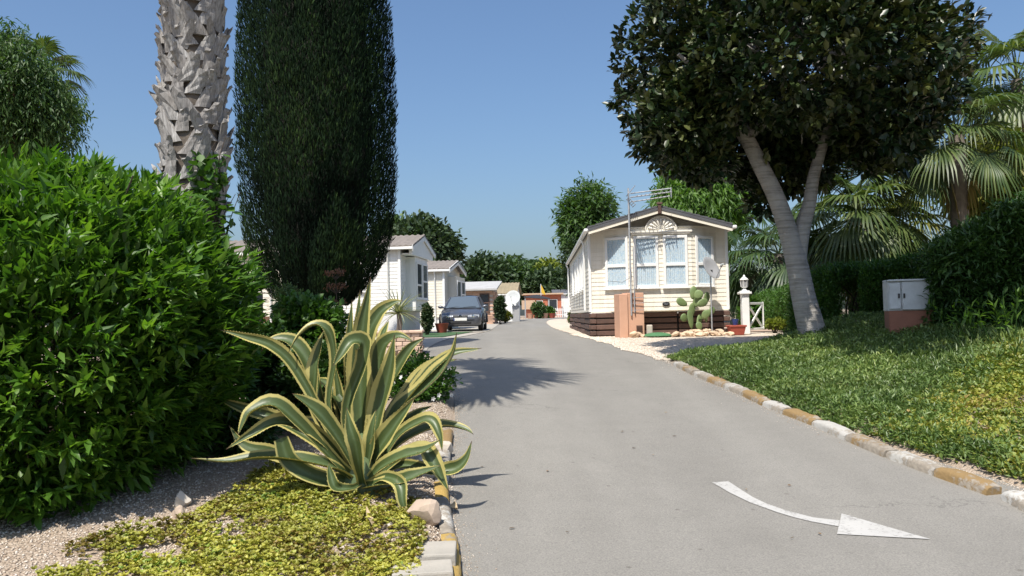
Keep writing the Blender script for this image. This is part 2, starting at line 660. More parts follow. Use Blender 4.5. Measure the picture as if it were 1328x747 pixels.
def painted_stone(name, paint, wear=.5):
    t = NT(name)
    f = t.noise(7, 6, .75)
    oi = t.n('ShaderNodeObjectInfo').outputs['Random']
    f2 = t.math('ADD', f, t.math('MULTIPLY', t.math('SUBTRACT', oi, .5), .16))
    msk = t.ramp(f2, [(wear - .04, (1, 1, 1)), (wear + .04, (0, 0, 0))])
    con = t.ramp(t.noise(14, 5), [(.3, (.17, .145, .115)), (.7, (.33, .29, .235))])
    p = t.mix(t.noise(3, 3), paint, tuple(x * .8 for x in paint))
    c = t.mix(msk, con, p)
    return t.done(t.bsdf(c, .85, t.bump(t.math('ADD', t.noise(30, 5), f), .6, .012), 0, .3))


MAT['kerb_white'] = painted_stone('worn_white_paint', (.44, .425, .39), .51)
MAT['kerb_ochre'] = painted_stone('worn_ochre_paint', (.27, .18, .08), .52)
MAT['kerb_white_new'] = painted_stone('white_paint', (.52, .505, .465), .55)
MAT['kerb_yellow'] = painted_stone('yellow_paint', (.42, .285, .085), .55)
def road_paint():
    t = NT('worn_road_paint')
    a = t.math('ADD', t.math('MULTIPLY', t.noise(45, 5, .8), .6), t.math('MULTIPLY', t.noise(6, 5, .7), .5))
    msk = t.ramp(a, [(.57, (1, 1, 1)), (.66, (0, 0, 0))])
    c = t.mix(msk, (.23, .222, .207), t.mix(t.noise(4, 4), (.47, .462, .44), (.36, .352, .33)))
    return t.done(t.bsdf(c, .85, t.bump(t.noise(120, 3), .4, .004), 0, .3))


MAT['road_paint'] = road_paint()

# ------------------------------------------------------------------ ground, road, drive
gx = np.concatenate([np.array([-3000, -1200, -500, -220, -120, -80, -60, -45, -34, -26, -20, -16, -13, -10.5]), np.arange(-9, 11, .14), np.array([12, 14, 17, 21, 26, 34, 45, 60, 80, 120, 220, 500, 1200, 3000])])
gy = np.concatenate([np.array([-400, -60, -20, -10, -4, 0, 2, 3]), np.arange(3.6, 30, .14), np.arange(30, 60, .7), np.array([60, 64, 68, 72, 78, 85, 95, 110, 130, 160, 200, 300, 600, 1200, 2500, 4000])])
X, Y = np.meshgrid(gx, gy)
Z = T(X, Y)
on_road = (X > x_left(Y) - .02) & (X < x_right(Y) + .02)
gv_back = (Y > 15.6) & (X >= x_right(Y)) & (X < 14) & (Y < 40)
Z = np.where(on_road | gv_back, Z - .035, Z)
nxx = len(gx)
idx = np.arange(len(gy) * nxx).reshape(len(gy), nxx)
quads = np.stack([idx[:-1, :-1], idx[:-1, 1:], idx[1:, 1:], idx[1:, :-1]], -1).reshape(-1, 4)
ground = link_mesh('ground', np_mesh('ground', np.stack([X, Y, Z], -1).reshape(-1, 3), quads, MAT['soil'], smooth=True))
ground['kind'] = 'structure'


def strip(name, ys, fl, fr, dz, m, nu=9, zfun=None):
    """a sheet between two side curves, following the ground"""
    V = []
    for y in ys:
        a, b = fl(y), fr(y)
        for u in np.linspace(0, 1, nu):
            x = a + (b - a) * u
            V.append((x, y, (zfun or (lambda q, w: float(zr(w))))(x, y) + dz))
    n = len(ys)
    i = np.arange(n * nu).reshape(n, nu)
    q = np.stack([i[:-1, :-1], i[:-1, 1:], i[1:, 1:], i[1:, :-1]], -1).reshape(-1, 4)
    o = link_mesh(name, np_mesh(name, V, q, m, smooth=True))
    o['kind'] = 'structure'
    return o


ys_road = np.concatenate([np.arange(-12, 3, 1.0), np.arange(3, 40, .25), np.arange(40, 78, 1.0)])
road = strip('road', ys_road, lambda y: float(x_left(y)), lambda y: float(x_right(y)), 0, MAT['asphalt'], 13)

wob = lambda y, s, a: a * float(fbm(np.array(y * 2.1), np.array(s * 3.3), 1.0, s))
ys_g = np.concatenate([np.arange(14.2, 27, .12), np.arange(27, 62, .5)])
gravel_l = lambda y: float(x_right(y)) - .16 * float(ss((y - 14.2) / 2)) + wob(y, 2, .10)
gravel_r = lambda y: min(2.9 + (y - 14.2) * 1.6, 7.4) if y < 26.5 else (float(x_right(y)) + 1.1)
gravel_drive = strip('gravel_drive', ys_g, gravel_l, gravel_r, .010, MAT['gravel'], 15)
paved = strip('paved_drive', np.arange(22.4, 40, .5), lambda y: 6.15, lambda y: 8.6, .034, MAT['paving'], 5)
paved.name = 'paved_drive'
# left side: concrete apron, turf and forecourt beside the parked car
apron = strip('concrete_apron', np.arange(17.0, 29.5, .25), lambda y: float(x_left(y)) - 1.25 + .3 * float(ss((y - 22) / 6)), lambda y: float(x_left(y)) + .05, .012, MAT['concrete'], 5)
turf = strip('artificial_turf', np.arange(23.6, 30.4, .25), lambda y: -4.2, lambda y: float(x_left(y)) - .42, .030, MAT['turf'], 5)
fore = strip('concrete_forecourt', np.arange(30.4, 62, .5), lambda y: -6.5, lambda y: float(x_left(y)) + .03, .014, MAT['concrete'], 7)

# ------------------------------------------------------------------ painted arrow
rows = [((180, 472), (240, 468)), ((212, 490), (283, 496)), ((240, 507), (330, 526)), ((318, 545), (380, 550)), ((420, 582), (440, 571)), ((480, 600), (495, 586)), ((540, 615), (552, 601)), ((645, 634), (650, 612))]
hd = [(657, 587), (640, 663), (985, 682)]
c4 = lambda p: gp(860 + p[0] / 2.8376, 460 + p[1] / 2.8376)
V, Fq = [], []
dense = []
for (a0, b0), (a1, b1) in zip(rows[:-1], rows[1:]):
    for u in (0, .25, .5, .75):
        dense.append((np.array(a0) * (1 - u) + np.array(a1) * u, np.array(b0) * (1 - u) + np.array(b1) * u))
dense.append(rows[-1])
for a, b in dense:
    pa, pb = c4(a), c4(b)
    for u in (0, .5, 1):
        p = pa.lerp(pb, u)
        V.append((p.x, p.y, float(zr(p.y)) + .005))
for i in range(len(dense) - 1):
    for k in (0, 1):
        Fq.append((i * 3 + k, i * 3 + k + 1, i * 3 + k + 4, i * 3 + k + 3))
b = len(V)
n_h = 8
P0, P1, P2 = (c4(p) for p in hd)
for i in range(n_h + 1):
    u = i / n_h
    pa, pb = P0.lerp(P2, u * .999), P1.lerp(P2, u * .999)
    for w in (0, .5, 1):
        p = pa.lerp(pb, w)
        V.append((p.x, p.y, float(zr(p.y)) + .0065))
for i in range(n_h):
    for k in (0, 1):
        Fq.append((b + i * 3 + k, b + i * 3 + k + 1, b + i * 3 + k + 4, b + i * 3 + k + 3))
link_mesh('arrow_marking', np_mesh('arrow_marking', V, Fq, MAT['road_paint']), road)

# ------------------------------------------------------------------ kerbs
def kerb_stones(bed, pts, mats, w, h, gap, seed):
    r_ = random.Random(seed)
    for i, (a, b) in enumerate(pts):
        a, b = Vector(a), Vector(b)
        t = (b - a)
        L = t.length - gap
        ang = math.atan2(t.y, t.x) + r_.uniform(-.025, .025)
        mb = MB()
        n = 6
        # cross-section: rounded top edge on the road side, irregular along the length
        V = []
        for k in range(n + 1):
            x = (k / n - .5) * L
            e = 0.015 if k in (0, n) else 0
            hh = h - e + r_.uniform(-.008, .008)
            ww = w + r_.uniform(-.008, .008)
            V += [(x, -ww / 2, -.12), (x, -ww / 2 - .004, hh * .6), (x, -ww / 2 + .018, hh - .006), (x, 0, hh + r_.uniform(-.004, .006)), (x, ww / 2, hh - .004), (x, ww / 2, -.12)]
        Fs = []
        for k in range(n):
            for q in range(6):
                Fs.append((k * 6 + q, k * 6 + (q + 1) % 6, k * 6 + 6 + (q + 1) % 6, k * 6 + 6 + q))
        Fs += [tuple(reversed(range(6))), tuple(n * 6 + q for q in range(6))]
        mb.add(V, Fs)
        c = (a + b) / 2
        pitch = math.atan2(t.z, math.hypot(t.x, t.y))
        mb.build('kerb_stone', mats[i % len(mats)], bed, smooth=50, loc=c, rot=Euler((r_.uniform(-.04, .04), -pitch, ang)))


def kerb_bed(name, ys, fx, w):
    mb = MB()
    for a, b in zip(ys[:-1], ys[1:]):
        mb.bar((fx(a), a, float(zr(a)) - .075), (fx(b), b, float(zr(b)) - .075), w, .10)
    o = mb.build(name, MAT['concrete'])
    o['kind'] = 'structure'
    return o


# right kerb: joints read off the photograph
def kerb_joints(pxs, fx):
    ys = []
    for x, y in pxs:
        ys.append(gp_road(x, y).y)
    return ys


def gp_road(px, py):
    d = ray(px, py)
    lo, hi = 3.0, 100.0
    for _ in range(50):
        m = (lo + hi) / 2
        p = d * (m / d.y)
        if p.z + CAM_Z < float(zr(m)):
            hi = m
        else:
            lo = m
    p = d * (hi / d.y)
    return Vector((p.x, p.y, float(zr(p.y))))


jr = [gp_road(*p) for p in [(1400, 697), (1335, 668), (1302, 650), (1284, 645), (1212, 619), (1150, 595), (1097, 573), (1054, 553), (1015, 538), (989, 527), (962, 514), (938, 504), (917, 495), (898, 487), (884, 480), (873, 474)]]
kr = kerb_bed('kerb', [p.y for p in jr], lambda y: float(np.interp(y, [p.y for p in jr], [p.x for p in jr])) + .03, .12)
pairs = list(zip(jr[:-1], jr[1:]))
pairs.pop(2)  # the missing stone near the corner
mats = []
seq = [MAT['kerb_white_new'], MAT['kerb_white_new'], MAT['kerb_ochre'], MAT['kerb_white'], MAT['kerb_ochre'], MAT['kerb_white'], MAT['kerb_ochre'], MAT['kerb_white'], MAT['kerb_ochre'], MAT['kerb_white'], MAT['kerb_ochre'], MAT['kerb_white'], MAT['kerb_ochre'], MAT['kerb_white']]
off = [(Vector((a.x + .07, a.y + .05, a.z)), Vector((b_.x + .07, b_.y + .05, b_.z))) for a, b_ in pairs]
kerb_stones(kr, [(b_, a) for a, b_ in off], seq, .13, .085, .02, 3)

jl = [gp_road(*p) for p in [(596, 800), (592, 730), (586, 705), (577, 655), (573, 634), (568, 606), (572, 585), (576, 565)]]
jl = [Vector((float(x_left(p.y)) - .055, p.y, p.z)) for p in jl]
kl = kerb_bed('kerb', [p.y for p in jl], lambda y: float(x_left(y)) - .05, .10)
kerb_stones(kl, list(zip(jl[:-1], jl[1:])), [MAT['kerb_yellow'], MAT['kerb_yellow'], MAT['kerb_white_new'], MAT['kerb_yellow'], MAT['kerb_white_new'], MAT['kerb_white'], MAT['kerb_ochre']], .10, .085, .012, 5)
# flat paving stones inside the left kerb at the bottom of the view
ls = [((505, 735), (555, 718), .30), ((548, 747), (572, 690), .16)]


def rock(name, c, s, m, seed, label=None, group=None, cat='rock', parent=None, rough=.16, rz=None):
    r_ = np.random.RandomState(seed)
    bm = bmesh.new()
    bmesh.ops.create_icosphere(bm, subdivisions=3, radius=1)
    ax = unit(r_.normal(0, 1, (15, 3)))
    dd = r_.uniform(.42, .82, 15)
    for v in bm.verts:
        p = np.array(v.co)
        for a, d in zip(ax, dd):                     # chip flat faces off the ball
            h = p @ a
            if h > d:
                p = p - a * (h - d) * .96
        p = p * (1 + rough * .6 * float(fbm(p[0] * 2 + seed, p[1] * 2 + p[2] * 1.7, 2.0, seed % 7)))
        v.co = Vector(p * 1.35 * np.array(s))
    me = bpy.data.meshes.new(name)
    bm.to_mesh(me)
    bm.free()
    me.shade_smooth()
    me.set_sharp_from_angle(angle=R(17))
    o = link_mesh(name, me, parent, m, c, (0, 0, r_.uniform(0, 6) if rz is None else rz))
    return set_props(o, label, cat, group)


def slab(name, px, py, d, rz, m, label, seed):
    p = gp(px, py)
    mb = MB()
    mb.box((0, 0, 0), d)
    o = mb.build(name, m, None, bevel=.012, seg=2, loc=(p.x, p.y, p.z + d[2] / 2 - .035), rot=(0, 0, rz))
    return set_props(o, label, 'paving slab')


slab('paving_slab', 566, 722, (.24, .30, .09), .05, MAT['concrete'], 'grey paving slab beside the yellow kerb end, with the tall edge of gravel behind it', 1)
slab('paving_slab', 548, 745, (.34, .24, .08), .12, MAT['concrete'], 'grey paving slab nearest the camera at the corner of the succulent bed', 2)

# ------------------------------------------------------------------ pebbles, ground cover
def scatter_poly(pxpoly, n, seed, ray_fn=gp):
    w = [gp(*p) for p in pxpoly]
    poly = [(p.x, p.y) for p in w]
    r_ = np.random.RandomState(seed)
    x0, x1 = min(p[0] for p in poly), max(p[0] for p in poly)
    y0, y1 = min(p[1] for p in poly), max(p[1] for p in poly)
    x, y = r_.uniform(x0, x1, n), r_.uniform(y0, y1, n)
    k = in_poly(x, y, poly)
    return x[k], y[k]


OCT = np.array([(1, 0, 0), (-1, 0, 0), (0, 1, 0), (0, -1, 0), (0, 0, 1), (0, 0, -1)], float)
OCTF = np.array([(0, 2, 4), (2, 1, 4), (1, 3, 4), (3, 0, 4), (2, 0, 5), (1, 2, 5), (3, 1, 5), (0, 3, 5)])


def pebbles(name, x, y, size, m, seed, dz=0.0, zf=None):
    r_ = np.random.RandomState(seed)
    n = len(x)
    z = (T(x, y) if zf is None else zf(x, y)) + dz
    s = size * r_.uniform(.4, 1.5, (n, 1, 1)) * r_.uniform(.6, 1.2, (n, 6, 1))
    a = r_.uniform(0, 6.28, n)
    V = OCT[None] * s
    ca, sa = np.cos(a)[:, None], np.sin(a)[:, None]
    xx = V[..., 0] * ca - V[..., 1] * sa
    yy = V[..., 0] * sa + V[..., 1] * ca
    V = np.stack([xx + x[:, None], yy + y[:, None], V[..., 2] * .65 + z[:, None]], -1)
    Fc = OCTF[None] + (np.arange(n) * 6)[:, None, None]
    o = link_mesh(name, np_mesh(name, V.reshape(-1, 3), Fc.reshape(-1, 3), m, np.repeat(r_.rand(n), 6)))
    o['kind'] = 'stuff'
    return o


def pebble_mat(name, a, b_, c):
    t = NT(name)
    return t.done(t.bsdf(t.ramp(t.attr('rnd'), [(0, a), (.5, b_), (1, c)]), .85, None, 0, .25))


MAT['pebble'] = pebble_mat('bed_pebble', (.30, .225, .165), (.46, .385, .30), (.62, .56, .49))
MAT['pale_pebble'] = pebble_mat('drive_pebble', (.44, .36, .28), (.58, .50, .41), (.72, .65, .57))
x, y = scatter_poly([(-60, 670), (300, 585), (560, 560), (590, 620), (600, 790), (-80, 790)], 26000, 4)
pebbles('gravel_bed', x, y, .0095, MAT['pebble'], 5, .002)['label'] = 'pinkish grit and small pebbles between the low yellow succulents'
yq = rs.uniform(6.4, 13.5, 9000)
xq = x_left(yq) - .08 - rs.uniform(0, 1.3, 9000)
pebbles('gravel_bed', xq, yq, .011, MAT['pebble'], 17, .002)['label'] = 'gritty soil with small stones along the left edge of the road'
yy = rs.uniform(14.3, 24, 9000)
xx = np.array([gravel_l(q) for q in yy[:9000]]) + rs.exponential(.5, 9000) - .12
k = xx < np.array([gravel_r(q) for q in yy])
pebbles('loose_gravel', xx[k], yy[k], .016, MAT['pale_pebble'], 8, .012, lambda a, b_: zr(b_))['label'] = 'loose pale stones along the gravel edge of the drive'

yy = rs.uniform(5.0, 14.3, 3800)
xx = x_right(yy) - .02 - rs.exponential(.055, 3800)
pebbles('kerb_grit', xx, yy, .006, MAT['pebble'], 15, .002, lambda a, b_: zr(b_))['label'] = 'sandy grit washed along the foot of the right kerb'
yy = rs.uniform(4.6, 12, 1500)
xx = x_left(yy) + .01 + rs.exponential(.05, 1500)
pebbles('kerb_grit', xx, yy, .005, MAT['pebble'], 16, .002, lambda a, b_: zr(b_))['label'] = 'sandy grit washed along the foot of the left kerb'
MAT['sedum'] = leaf_mat('yellow_succulent_leaf', [(.22, .16, .04), (.28, .29, .05), (.45, .43, .08), (.19, .30, .06)], .5, .2, (1.3, 1.3, .5))
MAT['iceplant'] = leaf_mat('iceplant_leaf', [(.065, .115, .034), (.115, .18, .052), (.175, .245, .075), (.27, .325, .10)], .42, .2, nscale=.9)
MAT['iceplant_yellow'] = leaf_mat('sunburnt_iceplant_leaf', [(.09, .16, .035), (.19, .235, .045), (.31, .31, .06), (.34, .25, .09)], .5, .2, nscale=1.4)

# yellow succulent carpet, left bed
x, y = scatter_poly([(90, 712), (240, 680), (330, 615), (372, 600), (470, 632), (545, 655), (556, 690), (540, 760), (300, 830), (0, 800)], 24000, 11)
w_ = np.array([(p.x, p.y) for p in map(lambda q: gp(*q), [(255, 640), (60, 735), (205, 720), (560, 640), (300, 700)])])
hole = np.zeros(len(x))
for (hx, hy), r_h in zip(w_, (.30, .34, .17, .14, .10)):
    hole = np.maximum(hole, 1 - np.hypot(x - hx, (y - hy) * 1.1) / r_h)
k = (fbm(x, y, 4.2, 2) + 1.0 - 2.6 * np.clip(hole + .25, 0, 1) + rs.normal(0, .35, len(x))) > 0
x, y = x[k], y[k]
hgt = .04 + .05 * np.clip(fbm(x, y, 3.5, 8) + .4, 0, 1)
n = len(x)
P = np.stack([x, y, T(x, y) + hgt * rs.uniform(.2, 1, n)], -1)
tone = np.clip(.42 + .34 * fbm(x, y, 3.0, 5) + .22 * fbm(x, y, 9.0, 6) + rs.normal(0, .2, n), 0, 1)
per = 6
a = np.tile(np.linspace(0, 2 * math.pi, per, endpoint=False), n) + np.repeat(rs.rand(n) * 6, per)
D = np.stack([np.cos(a), np.sin(a), rs.uniform(.25, 1.3, n * per)], -1)
v, f, r_ = leaves(np.repeat(P, per, 0), D, rs.uniform(.014, .030, n * per), TPL_OVAL, wid=1.2, rnd=np.repeat(tone, per))
# stems lifting the rosettes off the soil
o = link_mesh('succulent_ground_cover', np_mesh('succulent_ground_cover', v, f, MAT['sedum'], r_))
set_props(o, 'low yellow green succulent carpet spreading over the left bed', None, None, 'stuff')

# green carpet, right bed
def bed_points(n, seed, y0=4.2, y1=15.9):
    r_ = np.random.RandomState(seed)
    y = y1 - (y1 - y0) * r_.rand(n) ** .75
    x = x_right(y) + .06 + r_.rand(n) ** 1.15 * 6.0
    return x, y


x, y = bed_points(80000, 21)
dr = x - x_right(y)
edge = .0 + .07 * (fbm(x, y, 3.2, 4) + .45)
px_right = (x / y)
bare = (np.hypot((x - 5.2) / 1.1, (y - 7.6) / 1.0) < 1 + .4 * fbm(x, y, 3, 1))   # the dry patch by the right edge
k = (dr > edge) & ~((x > 4.0) & (y < 6.35)) & ~(bare & (rs.rand(len(x)) < .55))
k &= y < 14.62 + .28 * dr + .12 * fbm(x, y, 3.0, 7)
x, y = x[k], y[k]
n = len(x)
yel = ss(((x - 3.0) * .9 - (y - 8.0) * .75) / 2.2 + .5 * fbm(x, y, 1.4, 6) - .05)    # towards the near right it is short and yellowish
isy = rs.rand(n) < yel
hgt = np.where(isy, .06 + .03 * fbm(x, y, 3.1, 3), .095 + .05 * fbm(x, y, 2.4, 2)) * np.clip((x - x_right(y)) / .35, .35, 1)
P0 = np.stack([x, y, T(x, y) + hgt * rs.uniform(.15, 1, n)], -1)
for nm, msk, mt, tp, sz, upb, lab, per in (('ground_cover', ~isy, MAT['iceplant'], TPL_LANCE, .062, 1.0, 'dense green trailing ground cover on the raised bed under the round tree', 4),
                                          ('ground_cover', isy, MAT['iceplant_yellow'], TPL_OVAL, .042, .7, 'short yellow green ground cover at the road corner of the raised bed', 6)):
    P = np.repeat(P0[msk], per, 0)
    m_ = len(P)
    D = np.stack([rs.normal(0, 1, m_), rs.normal(0, 1, m_), rs.uniform(0, 1.6, m_) * upb + .1], -1)
    tone = np.repeat(np.clip(.4 + .34 * fbm(P0[msk][:, 0], P0[msk][:, 1], 2.0, 9) + .16 * fbm(P0[msk][:, 0], P0[msk][:, 1], 7.0, 4) + rs.normal(0, .18, msk.sum()), 0, 1), per)
    v, f, r_ = leaves(P + rs.normal(0, .02, (m_, 3)) * (1, 1, .4), D, sz * rs.uniform(.6, 1.3, m_), tp, wid=(.85 if tp is TPL_LANCE else 1.25), rnd=np.clip(tone + rs.normal(0, .12, m_), 0, 1))
    set_props(link_mesh(nm, np_mesh(nm, v, f, mt, r_)), lab, None, None, 'stuff')
# tufts of taller blades in front of the far hedge
tx, ty = rs.uniform(5.2, 7.2, 150), rs.uniform(9.6, 11.0, 150)
P = np.repeat(np.stack([tx, ty, T(tx, ty)], -1), 9, 0)
D = np.stack([rs.normal(0, .45, len(P)), rs.normal(0, .45, len(P)), np.ones(len(P))], -1)
v, f, r_ = leaves(P + rs.normal(0, .03, P.shape) * (1, 1, 0), D, rs.uniform(.10, .24, len(P)), TPL_THIN, wid=.7)
set_props(link_mesh('grass_tufts', np_mesh('grass_tufts', v, f, MAT['iceplant'], r_)), 'taller grassy blades growing in front of the hedge', None, None, 'stuff')
# dry leaves blown along the bed and the road
x = np.concatenate([rs.uniform(-.5, .6, 5), rs.uniform(1.0, 2.2, 9), rs.uniform(3.9, 5.4, 120)])
y = np.concatenate([rs.uniform(5.5, 13, 5), rs.uniform(4.9, 9.5, 9), rs.uniform(6.4, 8.6, 120)])
P = np.stack([x, y, np.where(x > x_right(y), T(x, y) + .04, zr(y) + .012)], -1)
D = np.stack([rs.normal(0, 1, len(x)), rs.normal(0, 1, len(x)), rs.uniform(-.05, .15, len(x))], -1)
MAT['dry_leaf'] = leaf_mat('dry_leaf', [(.10, .06, .035), (.24, .15, .08), (.40, .30, .18)], .8, .1)
v, f, r_ = leaves(P, D, rs.uniform(.025, .05, len(x)), TPL_OVAL)
set_props(link_mesh('dry_leaves', np_mesh('dry_leaves', v, f, MAT['dry_leaf'], r_)), 'scattered dry leaves on the asphalt and the bed', None, None, 'stuff')

# ------------------------------------------------------------------ cream holiday home on the right
def see_through_glass(name):
    t = NT(name)
    fr = t.n('ShaderNodeLayerWeight')
    fr.inputs['Blend'].default_value = .25
    tr = t.n('ShaderNodeBsdfTransparent')
    tr.inputs[0].default_value = (.86, .90, .92, 1)
    gl = t.n('ShaderNodeBsdfGlossy')
    gl.inputs['Roughness'].default_value = .02
    mx = t.n('ShaderNodeMixShader')
    t.l(t.math('ADD', t.math('MULTIPLY', t.math('POWER', fr.outputs['Facing'], 3.0), .6), .05), mx.inputs[0])
    t.l(tr.outputs[0], mx.inputs[1])
    t.l(gl.outputs[0], mx.inputs[2])
    return t.done(mx.outputs[0])


def curtain_mat():
    t = NT('net_curtain')
    wv = t.noise(55, 3)
    c = t.ramp(wv, [(.35, (.50, .57, .62)), (.65, (.78, .83, .86))])
    v = t.n('ShaderNodeTexVoronoi')
    v.inputs['Scale'].default_value = 16
    t.l(t.co.outputs['Object'], v.inputs['Vector'])
    c = t.mix(t.ramp(v.outputs['Distance'], [(.25, (1, 1, 1)), (.5, (0, 0, 0))]), c, (.50, .62, .72))
    return t.done(t.bsdf(c, .9))


MAT['pane'] = see_through_glass('clear_pane')
MAT['curtain'] = curtain_mat()
MAT['dark_room'] = simple('dim_interior', (.05, .055, .06), (.03, .035, .04), 2, .9)
MAT['shell'] = simple('moulded_shell', (.80, .77, .69), (.76, .72, .63), 3, .5)


def window(parent, o, ux, un, w, h, mullion=.55, fm=None, curtain=True, fw=.055, dark=False, transoms=None, proud=.045):
    """window > pane, curtain.  o = lower left corner on the wall, ux along it, un outwards"""
    ux, un = Vector(ux).normalized(), Vector(un).normalized()
    uz = Vector((0, 0, 1))
    o = Vector(o)
    mt = Matrix((ux, -un, uz)).transposed()
    mb = MB()
    fm = fm or MAT['white']

    def bx(x0, x1, z0, z1, d0, d1):
        c = o + ux * (x0 + x1) / 2 + uz * (z0 + z1) / 2 + un * (d0 + d1) / 2
        mb.box(c, (x1 - x0, d1 - d0, z1 - z0), mt)
    bx(0, fw, 0, h, 0, proud)
    bx(w - fw, w, 0, h, 0, proud)
    bx(fw, w - fw, h - fw, h, 0, proud - .002)
    bx(fw, w - fw, 0, fw, 0, proud - .002)
    if mullion:
        bx(fw, w - fw, h * (1 - mullion) - fw * .55, h * (1 - mullion) + fw * .55, 0, proud - .004)
    for q in (transoms or ()):
        bx(w * q - .02, w * q + .02, fw, h - fw, 0, proud - .006)
    bx(-.03, w + .03, -.035, -.002, 0, proud + .03)
    fr = mb.build('window', fm, parent, bevel=.006)
    p = MB()
    a = o + ux * fw * .8 + uz * fw * .8 + un * .022
    ww, hh = w - 1.6 * fw, h - 1.6 * fw
    p.add([a, a + ux * ww, a + ux * ww + uz * hh, a + uz * hh], [(0, 1, 2, 3)])
    p.build('pane', MAT['pane'], fr)
    c = MB()
    n = 26
    if curtain:
        vs = []
        for i in range(n + 1):
            d = .006 + .011 * math.sin(i * 2.4) + .002 * math.sin(i * 5.1)
            vs += [a + ux * ww * i / n + un * (d - .022), a + ux * ww * i / n + uz * hh + un * (d - .022)]
        c.add(vs, [(2 * i, 2 * i + 2, 2 * i + 3, 2 * i + 1) for i in range(n)])
        c.build('curtain', MAT['curtain'], fr, smooth=80)
    else:
        b_ = a + un * (-.014)
        c.add([b_, b_ + ux * ww, b_ + ux * ww + uz * hh, b_ + uz * hh], [(0, 1, 2, 3)])
        c.build('dim_room_sheet', MAT['dark_room'], fr)  # flat dark sheet stands in for the unlit room behind the pane
    return fr


def board(parent, poly, z0, pitch, m, inner=.0, name='cladding_board'):
    """one lapped board along a polyline (outward side is to the right of its direction)"""
    pts = [Vector((p[0], p[1], 0)) for p in poly]
    nor = []
    for i in range(len(pts)):
        a = (pts[i] - pts[i - 1]).normalized() if i > 0 else (pts[1] - pts[0]).normalized()
        b_ = (pts[i + 1] - pts[i]).normalized() if i < len(pts) - 1 else a
        t = (a + b_).normalized()
        n = Vector((t.y, -t.x, 0))
        nor.append(n / max(.5, n.dot(Vector((a.y, -a.x, 0)))))
    prof = [(inner, 0), (.0195, .0), (.020, .009), (.0105, pitch - .002), (inner, pitch - .002)]
    mb = MB()
    k = len(prof)
    V = []
    for p, n in zip(pts, nor):
        for d, z in prof:
            V.append(p + n * d + Vector((0, 0, z0 + z)))
    Fs = []
    for i in range(len(pts) - 1):
        for q in range(k):
            Fs.append((i * k + q, (i + 1) * k + q, (i + 1) * k + (q + 1) % k, i * k + (q + 1) % k))
    Fs += [tuple(range(k)), tuple((len(pts) - 1) * k + q for q in reversed(range(k)))]
    mb.add(V, Fs)
    return mb.build(name, m, parent)


HX, HY = 2.12, 21.55
HZ = 1.0
home = thing('holiday_home', 'cream clad holiday home with a bay of net-curtained windows and dark board skirting', 'holiday home', (HX, HY, HZ), R(-1.8))
HW, HL = 3.62, 13.2
Z0, ZE, ZR = .66, 2.84, 3.34
FRONT = [(0, 0), (.34, 0), (1.07, -.34), (2.64, -.34), (3.36, 0), (HW, 0)]
mb = MB()                                               # solid core behind the boards
mb.prism([(0, 0), (.34, 0), (1.07, -.34), (2.64, -.34), (3.36, 0), (HW, 0), (HW, HL), (0, HL)], (0, 0, Z0), (1, 0, 0), (0, 1, 0), (0, 0, 1), ZE - Z0)
mb.build('wall', MAT['cream'], home)
mb = MB()
mb.prism([(0, ZE), (HW, ZE), (HW / 2, ZR)], (0, .002, 0), (1, 0, 0), (0, 0, 1), (0, 1, 0), HL)
mb.build('gable', MAT['cream'], home)
mb = MB()
mb.prism([(.30, .0), (1.07, -.36), (2.64, -.36), (3.40, .0)], (0, 0, ZE - .0), (1, 0, 0), (0, 1, 0), (0, 0, 1), .05)
mb.build('bay_cap', MAT['cream_trim'], home, bevel=.008)
PIT = .1145
nrow = int(round((ZE - Z0) / PIT))
for i in range(nrow):
    board(home, FRONT, Z0 + i * PIT, PIT, MAT['cream'])
    board(home, [(0, HL), (0, 0)], Z0 + i * PIT, PIT, MAT['cream'])
    board(home, [(HW, 0), (HW, HL)], Z0 + i * PIT, PIT, MAT['cream'])
for i in range(4):
    z = ZE + .052 + i * PIT
    a = HW / 2 * (z - ZE + PIT) / (ZR - ZE)
    if a < HW / 2 - .1:
        board(home, [(a, 0), (HW - a, 0)], z, PIT, MAT['cream'])
